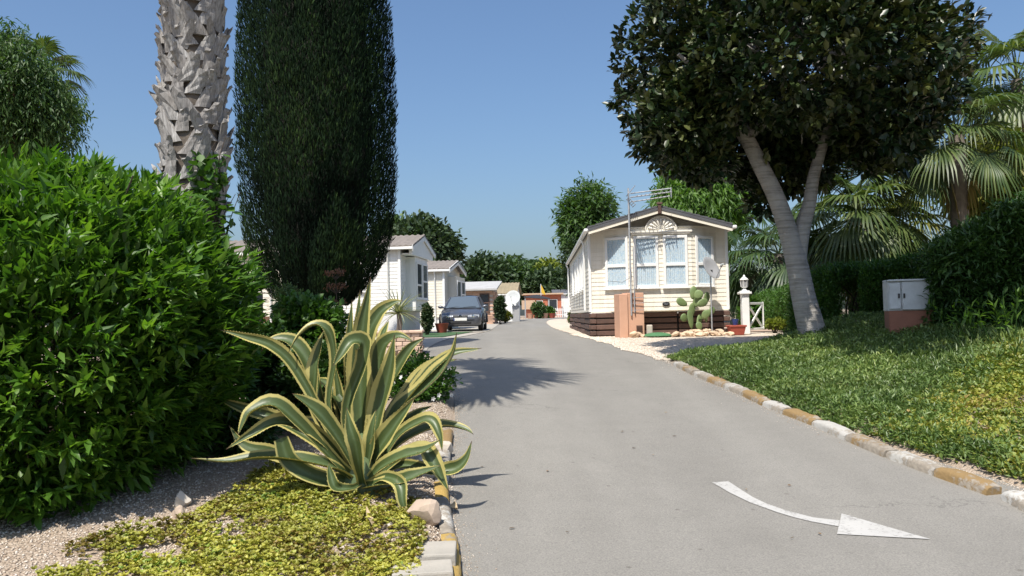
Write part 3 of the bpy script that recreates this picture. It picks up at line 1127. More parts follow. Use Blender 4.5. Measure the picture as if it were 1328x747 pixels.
# roof: two slopes with a tiled surface, grey verge and white gutters
ov, so = .52, .08
sl = (ZR - ZE) / (HW / 2)
for sgn in (-1, 1):
    rf = MB()
    x0, x1 = HW / 2, (HW + so if sgn > 0 else -so)
    n = 34
    zc = lambda x: ZR + .05 - abs(x - HW / 2) * sl
    rf.add([(x0, -ov, zc(x0)), (x1, -ov, zc(x1)), (x1, HL + .3, zc(x1)), (x0, HL + .3, zc(x0)), (x0, -ov, zc(x0) - .05), (x1, -ov, zc(x1) - .05), (x1, HL + .3, zc(x1) - .05), (x0, HL + .3, zc(x0) - .05)],
           [(0, 1, 2, 3), (7, 6, 5, 4), (0, 4, 5, 1), (1, 5, 6, 2), (2, 6, 7, 3), (3, 7, 4, 0)])
    roof = rf.build('roof', MAT['grey_tile'], home)
    for i in range(9):                                  # overlapping tile courses seen at the verge
        u0, u1 = i / 9, (i + 1) / 9
        xa, xb = x0 + (x1 - x0) * u0, x0 + (x1 - x0) * u1
        tl = MB()
        za, zb = zc(xa) + .030, zc(xb) + .052
        tl.add([(xa, -ov - .02, za), (xb, -ov - .02, zb), (xb, HL + .3, zb), (xa, HL + .3, za), (xa, -ov - .02, zc(xa) + .002), (xb, -ov - .02, zc(xb) + .002), (xb, HL + .3, zc(xb) + .002), (xa, HL + .3, zc(xa) + .002)],
               [(0, 1, 2, 3), (7, 6, 5, 4), (0, 4, 5, 1), (1, 5, 6, 2), (2, 6, 7, 3), (3, 7, 4, 0)])
        tl.build('tile_course', MAT['grey_tile'], roof)
    vb = MB()
    vb.bar((x0, -ov - .012, zc(x0) - .045), (x1, -ov - .012, zc(x1) - .045), .03, .07)
    vb.build('bargeboard', MAT['grey_tile'], home)
    v2 = MB()
    v2.bar((x0, -ov + .004, zc(x0) - .125), (x1, -ov + .004, zc(x1) - .125), .03, .085)
    v2.build('bargeboard', MAT['cream_trim'], home)
    gt = MB()
    xg = x1 + sgn * .05
    gt.box((xg, HL / 2 - ov / 2 - .02, zc(x1) - .06), (.11, HL + ov + .1, .085))
    gt.build('gutter', MAT['white'], home, bevel=.02)
    sf = MB()
    sf.box((HW / 2 + sgn * (HW / 4 + so / 2), -ov / 2 - .0, ZE + .03 + sl * .0), (.01, .01, .01))
fin = MB()
fin.box((HW / 2, -ov - .035, ZR - .02), (.09, .06, .24))
fin.box((HW / 2, -ov - .035, ZR + .13), (.15, .09, .06))
fin.build('ridge_ornament', MAT['dark_wood'], home, bevel=.01)
# trims, downpipes
for nm, x, y, d, mt in (('corner_trim', -.022, -.03, (.075, .03, ZE - Z0), 'white'), ('corner_trim', -.034, .02, (.03, .07, ZE - Z0), 'white'), ('corner_trim', HW + .02, -.03, (.075, .03, ZE - Z0), 'white'), ('corner_trim', HW + .036, .02, (.03, .07, ZE - Z0), 'white')):
    mb = MB()
    mb.box((x, y, (Z0 + ZE) / 2), d)
    mb.build(nm, MAT[mt], home, bevel=.005)
for y in (1.35, HL - .1):
    mb = MB()
    mb.tube([(-.16, y, ZE - .10), (-.09, y, ZE - .25), (-.09, y, Z0 + .05)], .032, 8)
    mb.build('downpipe', MAT['white'], home, smooth=40)
sk = MB()
sk.box((HW / 2, -.05, Z0 - .012), (HW + .04, .09, .03))
sk.build('drip_trim', MAT['cream_trim'], home)
# bay windows
def fw_pt(i, u):
    a, b_ = Vector((*FRONT[i], 0)), Vector((*FRONT[i + 1], 0))
    return a.lerp(b_, u)


def bay_window(i, u0, u1, zb, zt):
    a, b_ = fw_pt(i, u0), fw_pt(i, u1)
    t = (b_ - a)
    w = t.length
    t.normalize()
    n = Vector((t.y, -t.x, 0))
    return window(home, (a.x + n.x * .02, a.y + n.y * .02, zb), t, n, w, zt - zb, .44 * -1 + 1, fw=.07)


bay_window(1, .10, .90, 1.27, 2.64)
bay_window(2, .035, .445, 1.27, 2.64)
bay_window(2, .525, .935, 1.27, 2.64)
bay_window(3, .14, .86, 1.29, 2.62)
# moulded shell over the middle windows
sh = MB()
sh.box((1.855, -.40, 2.745), (1.62, .07, .05))
sh.box((1.855, -.39, 2.70), (1.54, .05, .045))
hood = sh.build('window_hood', MAT['shell'], home, bevel=.008)
sc = MB()
r0 = .40
n = 22
poly = [(r0 * math.cos(math.pi * i / n), .92 * r0 * math.sin(math.pi * i / n)) for i in range(n + 1)]
sc.prism(poly, (1.855, -.375, 2.772), (1, 0, 0), (0, 0, 1), (0, -1, 0), .02)
sc.build('shell_back', MAT['shell'], hood)
for i in range(9):
    a = math.pi * (i + .5) / 9
    rb = MB()
    c0 = Vector((1.855, -.405, 2.79))
    d = Vector((math.cos(a), 0, math.sin(a) * .92))
    rb.tube([c0 + d * .06, c0 + d * .2, c0 + d * .30, c0 + d * .345], [.008, .026, .042, .02], 8)
    rb.build('shell_rib', MAT['shell'], hood, smooth=60)
rim = MB()
rim.tube([(1.855 + (r0 + .01) * math.cos(math.pi * i / n), -.405, 2.772 + .92 * (r0 + .01) * math.sin(math.pi * i / n)) for i in range(n + 1)], .022, 6)
rim.build('shell_rim', MAT['shell'], hood, smooth=60)
# badge
bd = MB()
bd.lathe([(.001, 0), (.10, 0), (.10, .012), (.085, .02), (.001, .02)], (0, 0, 0), 20, Matrix.Scale(.62, 3, (0, 1, 0)))
badge = bd.build('oval_badge', MAT['black'], home, smooth=40, loc=(1.94, -.37, Z0 + .17), rot=(R(90), 0, 0))
mb = MB()
mb.box((0, 0, .022), (.10, .012, .004))
mb.build('badge_bar', MAT['metal'], badge)
# side windows
for y in (2.1, 3.5, 5.2, 7.0, 9.2):
    window(home, (-.02, y + .62, 1.35), (0, -1, 0), (-1, 0, 0), .62, 1.12, 0, fw=.07, proud=.06)
# skirting boards: stacked thick boards with gaps, left side and front
mb = MB()
mb.box((HW / 2, HL / 2, Z0 / 2 - .05), (HW - .16, HL - .16, Z0 - .06))
mb.build('underfloor', MAT['black'], home)
for i in range(4):
    z = .02 + i * .158
    for a, b_ in (((-.02, -.06), (.66, -.05)), ((1.14, -.05), (2.28, -.08)), ((2.30, -.06), (HW, -.05))):
        mb = MB()
        x0, x1 = a[0], b_[0]
        mb.box(((x0 + x1) / 2, a[1] - .02 * (i % 2), z + .07), (x1 - x0 - .02, .05, .128), (0, R(random.uniform(-.6, .6)), 0))
        mb.build('skirting_board', MAT['dark_wood'], home, bevel=.012)
    for k in range(6):
        y0, y1 = k * HL / 6, (k + 1) * HL / 6
        mb = MB()
        mb.box((-.03 - .015 * ((i + k) % 2), (y0 + y1) / 2, z + .07), (.05, y1 - y0 - .02, .128))
        mb.build('skirting_board', MAT['dark_wood'], home, bevel=.012)
for x, y in ((-.02, -.10), (HW - .1, -.1)):
    for i in range(4):
        mb = MB()
        mb.box((x + .06, y, .09 + i * .158), (.16, .07, .11))
        mb.build('skirting_block', MAT['dark_wood'], home, bevel=.012)

# ------------------------------------------------------------------ things in front of the home
def hp(x, y, z=0):
    """local point of the home in world space"""
    a = R(-1.8)
    return Vector((HX + x * math.cos(a) - y * math.sin(a), HY + x * math.sin(a) + y * math.cos(a), HZ + z))


pl = thing('meter_pillar', 'terracotta rendered meter pillar in front of the left bay window', 'meter pillar', hp(.92, -.80, -.02), R(10))
mb = MB()
mb.box((.11, .02, .575), (.46, .40, 1.15))
mb.build('body', MAT['terracotta'], pl, bevel=.012)
mb = MB()
mb.box((-.22, 0, .56), (.22, .48, 1.12))
mb.build('side_body', MAT['terracotta'], pl, bevel=.012)
mb = MB()
mb.box((.20, -.187, .22), (.16, .02, .18))
for i in range(5):
    mb.box((.20, -.199, .155 + i * .032), (.13, .012, .012))
mb.build('vent_grille', MAT['dark_wood'], pl)
mb = MB()
mb.box((.11, -.183, .80), (.012, .012, .55))
mb.build('door_gap', MAT['dark_wood'], pl)

ma = thing('antenna_mast', 'tall thin metal aerial mast standing against the terracotta pillar', 'aerial', hp(.95, -1.02, .2))
mb = MB()
mb.tube([(0, 0, .35), (0, 0, 3.62)], .023, 8)
mb.build('mast', MAT['metal'], ma, smooth=40)
for z in (.48, .66, .80):
    mb = MB()
    mb.bar((0, .012, z), (.34, .05, z + .01), .014, .014)
    mb.bar((0, 0, z - .03), (0, .06, z - .03), .03, .05)
    mb.build('bracket', MAT['metal'], ma)
an = MB()
for dz, dx in ((.0, 1.12), (-.12, 1.06), (.10, 1.10)):
    an.tube([(.05, 0, 3.38 + dz), (dx, .0, 3.50 + dz * .9)], .015, 6)
for i in range(9):
    x = .22 + i * .105
    z = 3.38 + .12 * x
    an.tube([(x, -.16, z), (x, .16, z)], .010, 5)
an.tube([(1.10, 0, 3.36), (1.10, 0, 3.62)], .015, 6)
an.build('directors', MAT['metal'], ma)
rf = MB()
for sg in (-1, 1):
    for i in range(5):
        a = i / 4
        rf.tube([(-.02 + .16 * a, -.26, 3.40 + sg * (.05 + .19 * a)), (-.02 + .16 * a, .26, 3.40 + sg * (.05 + .19 * a))], .010, 5)
    for yq in (-.2, .2):
        rf.tube([(-.02, yq, 3.40 + sg * .05), (.14, yq, 3.40 + sg * .24)], .007, 5)
rf.build('reflector', MAT['metal'], ma)
cb = MB()
cb.tube([(.02, .0, 3.3), (.035, .02, 2.6), (.02, .03, 1.6), (.05, .0, 1.05), (.03, .0, .7), (.10, .02, .5)], .006, 5)
cb.tube([(.05, .0, 1.35), (-.15, .4, 1.22), (-.5, .82, 1.28)], .005, 5)
cb.build('cable', MAT['black'], ma)
mb = MB()
mb.tube([(.09, .02, .42), (.09, .02, 2.1)], .014, 8)
mb.build('support_pole', MAT['metal'], ma, smooth=40)


def dish(root, c, r_, az, el, m, depth=.16):
    """parabolic dish with rim, feed arm and feed, pointing along az/el"""
    d = Vector((math.sin(az) * math.cos(el), math.cos(az) * math.cos(el), math.sin(el)))
    q = d.to_track_quat('Z', 'Y').to_matrix()
    prof = [(.001, -depth * r_), (.35 * r_, -depth * r_ * .85), (.7 * r_, -depth * r_ * .45), (r_, 0), (r_ * 1.03, -.004), (r_ * 1.0, -.02), (.7 * r_, -depth * r_ * .45 - .018), (.35 * r_, -depth * r_ * .85 - .018), (.001, -depth * r_ - .018)]
    mb = MB()
    mb.lathe(prof, c, 24, q)
    o = mb.build('dish', m, root, smooth=50)
    mb = MB()
    lo = Vector(c) + q @ Vector((0, -r_ * .95, 0))
    f = Vector(c) + d * r_ * 1.0 + q @ Vector((0, -r_ * .25, 0))
    mb.tube([lo, f], .014, 6)
    mb.build('feed_arm', MAT['metal'], root)
    mb = MB()
    mb.tube([f - d * .06, f + d * .04], [.035, .03], 8)
    mb.build('feed', MAT['dish_white'], root, smooth=40)
    return o


sd = thing('satellite_dish', 'grey satellite dish on a thin pole above the prickly pear', 'satellite dish', hp(3.04, -.75, 0))
mb = MB()
mb.tube([(0, 0, 0), (0, 0, 1.62)], .02, 8)
mb.build('pole', MAT['metal'], sd, smooth=40)
dish(sd, (.02, -.08, 1.74), .31, R(138), R(24), MAT['dish'])
mb = MB()
mb.box((.0, -.04, 1.62), (.07, .10, .12))
mb.build('bracket', MAT['black'], sd)

# prickly pear
MAT['pad'] = simple('cactus_pad_skin', (.115, .18, .065), (.17, .22, .085), 3, .6, .2, 30, objvar=.3)
pp = thing('prickly_pear', 'prickly pear cactus with flat green pads in front of the brown skirting', 'cactus', hp(2.85, -.62, -.02))


def pad(c, w, h, tilt, yaw, th=.05):
    mb = MB()
    n, m_ = 14, 6
    V = []
    for i in range(m_ + 1):
        a = math.pi * i / m_ - math.pi / 2
        for k in range(n):
            b_ = 2 * math.pi * k / n
            s_ = .5 * w * math.cos(b_)
            zz = .5 * h * math.sin(b_)
            s_ *= 1 + .18 * math.sin(b_)
            r_ = math.cos(a) ** .6 if abs(math.cos(a)) > 1e-6 else .02
            V.append((s_ * max(r_, .02), th * .5 * math.sin(a), zz * max(r_, .02)))
    Fs = [(i * n + k, i * n + (k + 1) % n, (i + 1) * n + (k + 1) % n, (i + 1) * n + k) for i in range(m_) for k in range(n)]
    Fs += [tuple(reversed(range(n))), tuple(m_ * n + k for k in range(n))]
    mb.add(V, Fs)
    loc = Vector(c) - pp.location
    return mb.build('pad', MAT['pad'], pp, smooth=60, loc=loc, rot=Euler((R(random.uniform(-10, 10)), tilt, yaw), 'XYZ'))


PADS = [(174, 519, 60, 36, -65, 20), (225, 560, 34, 70, 6, 20), (218, 605, 40, 90, 0, 40), (232, 470, 34, 62, 12, 10), (252, 515, 56, 42, 35, -30), (278, 522, 60, 36, 70, 25), (300, 497, 42, 58, 28, 40), (258, 480, 40, 46, 40, -10),
        (185, 598, 40, 36, -50, 15), (262, 612, 30, 66, 28, 30), (295, 582, 36, 48, 35, 0), (325, 562, 44, 32, 55, 20), (298, 602, 26, 34, 20, 50), (262, 640, 34, 40, 0, 20)]
for i, (cx, cy, a, b_, tl, yw) in enumerate(PADS):
    p = at(840 + cx / 3.93, 260 + cy / 3.93, HY - .75 + .12 * math.sin(i * 2.3))
    L, S = max(a, b_), min(a, b_)
    k = .0205 / 3.93 * 1.1
    pad(p, S * k, L * k, R(tl) if abs(tl) > 0 else 0, R(yw))

# rocks edging the bed in front of the home
MAT['edge_rock'] = simple('warm_field_stone', (.60, .46, .32), (.48, .35, .24), 6, .9, .6, 20, objvar=.3)
r_ = random.Random(12)
proto = []
for i in range(4):
    o = rock('edging_rock', hp(1.7, -.8, 0), (.13, .10, .075), MAT['edge_rock'], 40 + i, 'warm tan stone in the heap edging the cactus bed', 'stones heaped round the cactus bed', 'rock')
    proto.append(o)
slots = [(1.55 + i * .088 + r_.uniform(-.03, .03), -1.02 - .10 * math.sin(i * .17) + r_.uniform(-.10, .08), r_.uniform(.02, .05)) for i in range(22)] + [(2.45 + r_.uniform(0, 1.0), -.88 + r_.uniform(-.1, .1), .10) for i in range(12)] + [(1.04, -1.16, .03), (1.20, -1.15, .03), (1.12, -1.05, .09), (.98, -1.12, .08)]
for i, (x, y, z) in enumerate(slots):
    o = proto[i] if i < 4 else copy_tree(proto[i % 4])
    s_ = r_.uniform(.55, 1.05)
    o.scale = (s_, s_, s_ * r_.uniform(.8, 1.1))
    o.location = hp(x, y, z)
    o.rotation_euler = (r_.uniform(-.3, .3), r_.uniform(-.3, .3), r_.uniform(0, 6.28))
# short wooden stub and green mat beside the pillar
mb = MB()
mb.box((0, 0, .15), (.15, .10, .30))
set_props(mb.build('wooden_stub', MAT['pale_rock'], None, bevel=.02, loc=hp(1.42, -.86, .0)), 'short weathered grey stub standing right of the terracotta pillar', 'post')
mb = MB()
mb.lathe([(.001, 0), (.36, 0), (.38, .02), (.30, .07), (.12, .10), (.001, .105)], (0, 0, 0), 18, Matrix.Scale(.6, 3, (0, 1, 0)))
MAT['green_cover'] = simple('green_sheet', (.04, .14, .055), (.06, .17, .07), 7, .7, .6, 20)
set_props(mb.build('ground_sheet', MAT['green_cover'], None, smooth=60, loc=hp(1.58, -1.12, .005)), 'crumpled green cover lying on the gravel beside the wooden stub', 'cover')
# red planter with a blue pot
MAT['red_clay'] = simple('red_clay', (.33, .07, .04), (.27, .055, .035), 6, .7)
MAT['blue_glaze'] = simple('blue_glaze', (.03, .06, .22), (.025, .05, .18), 6, .3)
pt = thing('planter', 'red clay trough planter at the foot of the white gate post', 'planter', hp(3.62, -.92, 0), R(4))
mb = MB()
mb.add([(-.16, -.11, 0), (.16, -.11, 0), (.16, .11, 0), (-.16, .11, 0), (-.21, -.15, .24), (.21, -.15, .24), (.21, .15, .24), (-.21, .15, .24)], [(3, 2, 1, 0), (0, 1, 5, 4), (1, 2, 6, 5), (2, 3, 7, 6), (3, 0, 4, 7), (4, 5, 6, 7)])
mb.build('trough', MAT['red_clay'], pt, bevel=.008)
mb = MB()
mb.box((0, -.147, .225), (.45, .03, .05))
mb.box((0, .147, .225), (.45, .03, .05))
mb.build('rim', MAT['red_clay'], pt, bevel=.01)
mb = MB()
mb.lathe([(.06, 0), (.085, .12), (.095, .16), (.08, .16), (.07, .10), (.001, .10)], (0, 0, 0), 14)
set_props(mb.build('flower_pot', MAT['blue_glaze'], None, smooth=50, loc=hp(3.60, -.90, .245)), 'small blue glazed pot standing in the red planter', 'pot')
# gate post with lantern, cross-braced white gate
gpst = thing('gate_post', 'white square gate post topped by a white lantern beside the home', 'gate post', hp(3.95, -.55, 0))
mb = MB()
mb.box((0, 0, .52), (.19, .19, 1.04))
mb.build('shaft', MAT['white'], gpst, bevel=.015)
mb = MB()
mb.box((0, 0, 1.07), (.30, .30, .06))
mb.box((0, 0, 1.115), (.22, .22, .03))
mb.build('cap', MAT['white'], gpst, bevel=.012)
mb = MB()
mb.lathe([(.075, 0), (.055, .03), (.03, .06), (.06, .08), (.085, .10)], (0, 0, 1.13), 10)
mb.lathe([(.10, 0), (.12, .02), (.03, .10), (.02, .14), (.001, .15)], (0, 0, 1.40), 10)
for a in range(6):
    mb.tube([(.085 * math.cos(a * 1.047), .085 * math.sin(a * 1.047), 1.23), (.10 * math.cos(a * 1.047), .10 * math.sin(a * 1.047), 1.40)], .008, 5)
mb.build('lantern', MAT['white'], gpst, smooth=40)
mb = MB()
mb.lathe([(.072, 0), (.088, .17)], (0, 0, 1.23), 10)
mb.build('lantern_glass', MAT['dish'], gpst, smooth=40)
gt = thing('garden_gate', 'low white cross-braced garden gate right of the lantern post', 'gate', hp(4.08, -.30, 0))
for a, b_ in (((0, 0, .80), (.62, .7, .80)), ((0, 0, .12), (.62, .7, .12)), ((0, 0, .12), (.62, .7, .80)), ((0, .02, .80), (.62, .72, .12)), ((.0, 0, .1), (.0, 0, .84)), ((.62, .7, .1), (.62, .7, .84))):
    mb = MB()
    mb.bar(a, b_, .035, .06)
    mb.build('rail', MAT['white'], gt, bevel=.005)

# ------------------------------------------------------------------ caravans on the left
def cladding(parent, polys, z0, z1, pitch, m):
    """lapped boards too fine to pick apart, one part"""
    mb = MB()
    for (ax, ay), (bx, by) in polys:
        a, b_ = Vector((ax, ay, 0)), Vector((bx, by, 0))
        t = (b_ - a).normalized()
        n = Vector((t.y, -t.x, 0))
        z = z0
        while z < z1 - .02:
            h = min(pitch, z1 - z)
            u = Vector((0, 0, 1))
            V = [a + n * .002 + u * z, b_ + n * .002 + u * z, b_ + n * .022 + u * z, a + n * .022 + u * z, a + n * .022 + u * (z + .010), b_ + n * .022 + u * (z + .010), b_ + n * .012 + u * (z + h), a + n * .012 + u * (z + h)]
            mb.add(V, [(0, 1, 2, 3), (3, 2, 5, 4), (4, 5, 6, 7), (0, 3, 4, 7), (1, 6, 5, 2)])
            z += pitch
    o = mb.build('cladding', m, parent)
    return o


def corrugated_roof(parent, x0, x1, pts, m, pitch=.2, amp=.02, name='roof'):
    """tiled slopes: profile pts (y, z) from eave over ridge to eave, ribbed along x"""
    nx = max(6, int((x1 - x0) / pitch * 4))
    V, Fs = [], []
    pp_ = []
    for (ya, za), (yb, zb) in zip(pts[:-1], pts[1:]):
        n = max(2, int(abs(yb - ya) / .33))
        for i in range(n):
            u = i / n
            pp_.append((ya + (yb - ya) * u, za + (zb - za) * u))
            pp_.append((ya + (yb - ya) * (u + .97 / n), za + (zb - za) * (u + .97 / n) + (.02 if za < zb else -.0)))
    pp_.append(pts[-1])
    for y, z in pp_:
        for i in range(nx + 1):
            x = x0 + (x1 - x0) * i / nx
            V.append((x, y, z + amp * math.cos(2 * math.pi * (x - x0) / pitch)))
    w = nx + 1
    for j in range(len(pp_) - 1):
        for i in range(nx):
            Fs.append((j * w + i, j * w + i + 1, (j + 1) * w + i + 1, (j + 1) * w + i))
    b = len(V)
    V += [(x, y, z - .07) for x, y, z in V]
    Fs += [tuple(b + q for q in reversed(f)) for f in Fs]
    for j in range(len(pp_) - 1):                          # close the verges and eaves
        for i in (0, nx):
            q = (j * w + i, (j + 1) * w + i, b + (j + 1) * w + i, b + j * w + i)
            Fs.append(q)
    for j in (0, len(pp_) - 1):
        for i in range(nx):
            Fs.append((j * w + i, j * w + i + 1, b + j * w + i + 1, b + j * w + i))
    mb = MB()
    mb.add(V, Fs)
    return mb.build(name, m, parent, smooth=60)


def caravan(loc, rz, L, W, zf, ze, zr_, clad, tile, label, base_m, bay, hood=True, windows=(), skirt=True):
    """long wall along local -x at y=0 (towards the camera), gable end with bay at x=0 facing +x"""
    t = thing('caravan', label, 'caravan', loc, rz)
    mb = MB()
    mb.prism([(0, zf), (W, zf), (W, ze), (W / 2, zr_ - .10), (0, ze)], (-L, 0, 0), (0, 1, 0), (0, 0, 1), (1, 0, 0), L)
    mb.build('wall', clad, t)
    cladding(t, [((-L, 0), (0, 0)), ((0, 0), (0, W))], zf, ze, .125, clad)
    mb = MB()
    mb.box((-L / 2 - .03, W / 2, zf / 2 - .02), (L - .10, W - .10, zf + .04))
    mb.build('base', base_m, t)
    xr = bay[2] + .16 if hood else .32
    corrugated_roof(t, -L - .1, xr, [(-.22, ze - .02), (W / 2, zr_), (W + .22, ze - .02)], tile, .21)
    mb = MB()
    mb.box(((xr - L - .1) / 2, -.20, ze - .12), (L + xr + .06, .10, .09))
    mb.build('gutter', MAT['white'], t, bevel=.015)
    mb = MB()
    mb.box((-.02, -.02, (zf + ze) / 2), (.09, .085, ze - zf))
    mb.build('corner_trim', MAT['white'], t, bevel=.008)
    mb = MB()
    mb.tube([(-.42, -.16, ze - .16), (-.42, -.07, ze - .3), (-.42, -.07, zf - .3)], .035, 8)
    mb.build('downpipe', MAT['white'], t, smooth=40)
    # bargeboards on the gable end
    for a, b_ in (((xr - .02, -.24, ze - .12), (xr - .02, W / 2, zr_ - .10)), ((xr - .02, W + .24, ze - .12), (xr - .02, W / 2, zr_ - .10))):
        mb = MB()
        mb.bar(a, b_, .04, .20)
        mb.build('bargeboard', MAT['white'], t)
    y0, y1, d = bay
    mb = MB()
    mb.box((d / 2 + .002, (y0 + y1) / 2, (zf + ze - .35) / 2 + .0), (d, y1 - y0, ze - .35 - zf))
    by = mb.build('bay', clad, t, bevel=.01)
    if hood:
        mb = MB()
        mb.prism([(-.02, ze - .34), (W + .02, ze - .34), (W + .02, ze - .06), (W / 2, zr_ - .11), (-.02, ze - .06)], (xr - .20, 0, 0), (0, 1, 0), (0, 0, 1), (1, 0, 0), .13)
        mb.build('gable', MAT['white'], t, bevel=.01)
        mb = MB()
        mb.box(((xr - .2) / 2 + .02, W / 2, ze - .30), (xr - .26, W - .04, .05))
        mb.build('soffit', MAT['white'], t)
    wy = (y1 - y0 - .3) / 2
    for k in range(2):
        ya = y0 + .1 + k * (wy + .1)
        window(t, (d + .004, ya, zf + .42), (0, 1, 0), (1, 0, 0), wy, ze - zf - .95, .5 if k else .62, curtain=False, fw=.06)
    window(t, (.06, y0 - .004, zf + .42), (1, 0, 0), (0, -1, 0), d - .10, ze - zf - .95, 0, curtain=False, fw=.05) if d > .45 else None
    for (xw, zw, w, h) in windows:
        window(t, (xw, -.03, zw), (1, 0, 0), (0, -1, 0), w, h, 0, curtain=False)
    return t


cv1 = caravan((-3.84, 27.6, 1.0), R(-6), 9.5, 3.4, .86, 3.12, 3.62, MAT['white_clad'], MAT['brown_tile'], 'white clad caravan with weathered tile roof behind the cypress and brick planter', MAT['white_wall'], (.75, 2.75, .36), windows=[(-1.95, 1.55, .7, 1.0), (-4.5, 1.55, 1.1, 1.0)])
cv2 = caravan((-3.02, 35.8, 1.03), R(-7), 8.5, 3.6, .58, 2.78, 3.22, MAT['ivory_clad'], MAT['brown_tile'], 'ivory clad caravan standing behind the parked car', MAT['white_wall'], (.7, 2.9, .4), hood=False, windows=[(-1.15, 1.15, .3, 1.35), (-3.2, 1.3, 1.0, 1.0)])
cv0 = caravan((-7.4, 26.0, 1.0), R(-4), 7, 3.2, .75, 2.9, 3.4, MAT['ivory_clad'], MAT['brown_tile'], 'cream caravan glimpsed between the big bush and the cypress', MAT['brick'], (.6, 2.5, .3), hood=False)

# low white wall and brick planter in front of the first caravan
wl = MB()
wl.box((0, 0, .36), (2.5, .14, .9))
o = wl.build('garden_wall', MAT['white_wall'], None, bevel=.01, loc=(-4.35, 22.4, 1.0), rot=(0, 0, R(4)))
set_props(o, 'low white rendered garden wall behind the brick planter', 'wall')
pl = thing('brick_planter', 'pink brick planter box holding the spiky yucca by the road', 'planter', (-2.34, 16.6, .86), R(3))
mb = MB()
mb.box((0, 0, .18), (.80, .50, .42))
mb.build('core', MAT['mortar'], pl)
bm_ = None
for row in range(5):
    for sx in range(5):
        for side in (0, 1):
            if bm_ is None:
                q = MB()
                q.box((0, 0, 0), (.165, .07, .078))
                o = q.build('brick', MAT['pink_brick'], pl, bevel=.008)
                bm_ = o.data
            else:
                o = link_mesh('brick', bm_, pl)
            o.location = (-.36 + sx * .178 + (.05 if row % 2 else -.01), (-.262 if side == 0 else .262) + random.uniform(-.006, .006), .04 + row * .09)
    for sy in range(3):
        for sg in (-1, 1):
            o = link_mesh('brick', bm_, pl)
            o.location = (sg * .428, -.17 + sy * .178, .04 + row * .09)
            o.rotation_euler = (0, 0, R(90))
mb = MB()
mb.box((0, 0, .463), (.98, .66, .055))
mb.build('coping', MAT['pink_brick'], pl, bevel=.012)
bq = gp(524, 456)
set_props(rock('boulder', (bq.x, bq.y, bq.z + .08), (.19, .16, .17), MAT['rock'], 71), 'rounded pinkish boulder standing before the brick planter', 'rock')
bq = gp(503, 461)
set_props(rock('boulder', (bq.x, bq.y, bq.z + .05), (.17, .14, .13), MAT['rock'], 72), 'low rounded boulder between the flowering shrub and the planter', 'rock')

# ------------------------------------------------------------------ brick shed, white store with big dish, far buildings
sh = thing('brick_shed', 'small brick shed with pale sloping sheet roof beside the road', 'shed', (-3.2, 47.5, 1.14), R(-4))
mb = MB()
mb.prism([(0, 0), (3.0, 0), (3.0, 2.45), (0, 2.0)], (0, 0, 0), (0, 1, 0), (0, 0, 1), (1, 0, 0), 2.05)
mb.build('wall', MAT['mortar'], sh)
bk = None
cnt = 0
for row in range(17):
    for c in range(5):
        x = .19 + c * .41 + (.12 if row % 2 else 0)
        if x > 2.0 or (1.30 < x < 1.85 and 4 < row < 15) or (.35 < x < .8 and 9 < row < 15):
            continue
        if bk is None:
            q = MB()
            q.box((0, 0, 0), (.385, .04, .098))
            o = q.build('brick', MAT['brick'], sh)
            bk = o.data
        else:
            o = link_mesh('brick', bk, sh)
        o.location = (x, -.012, .07 + row * .115)
    for c in range(6):
        y = .25 + c * .5 + (.12 if row % 2 else 0)
        o = link_mesh('brick', bk, sh)
        o.location = (2.062, y, .07 + row * .115)
        o.rotation_euler = (0, 0, R(90))
        o.scale = (1.2, 1, 1)
mb = MB()
mb.add([(-.3, -.45, 2.00), (2.35, -.45, 2.00), (2.35, 3.3, 2.58), (-.3, 3.3, 2.58), (-.3, -.45, 2.10), (2.35, -.45, 2.10), (2.35, 3.3, 2.68), (-.3, 3.3, 2.68)], [(3, 2, 1, 0), (4, 5, 6, 7), (0, 1, 5, 4), (1, 2, 6, 5), (2, 3, 7, 6), (3, 0, 4, 7)])
mb.build('roof', MAT['sheet_roof'], sh)
window(sh, (1.28, -.03, .72), (1, 0, 0), (0, -1, 0), .58, 1.1, .5, fm=MAT['dark_wood'], curtain=False)
window(sh, (.36, -.03, 1.12), (1, 0, 0), (0, -1, 0), .46, .6, 0, fm=MAT['dark_wood'], curtain=False)

st = thing('white_store', 'small white store with mossy tile roof behind the big satellite dish', 'store', (-1.05, 56, 1.22), R(-6))
mb = MB()
mb.prism([(0, 0), (3.0, 0), (3.0, 2.0), (1.5, 2.7), (0, 2.0)], (-1.6, 0, 0), (0, 1, 0), (0, 0, 1), (1, 0, 0), 2.9)
mb.build('wall', MAT['white_wall'], st)
corrugated_roof(st, -1.8, 1.45, [(-.25, 1.98), (1.5, 2.75), (3.25, 1.98)], MAT['olive_tile'], .25)
mb = MB()
mb.box((.1, -.20, 1.90), (2.9, .10, .09))
mb.build('gutter', MAT['white'], st)
window(st, (1.30, .6, .9), (0, 1, 0), (1, 0, 0), .8, .8, 0, curtain=False)
sd2 = thing('satellite_dish', 'large white satellite dish mounted on a grey box beside the far road', 'satellite dish', (-.02, 54.2, 1.20))
mb = MB()
mb.box((.25, 0, .55), (.50, .3, 1.1))
mb.build('cabinet', MAT['dish'], sd2, bevel=.02)
dish(sd2, (.05, -.15, 1.65), .50, R(195), R(20), MAT['dish_white'])
mb = MB()
mb.tube([(.1, .05, 1.0), (.05, .05, 1.65)], .05, 8)
mb.build('post', MAT['metal'], sd2)

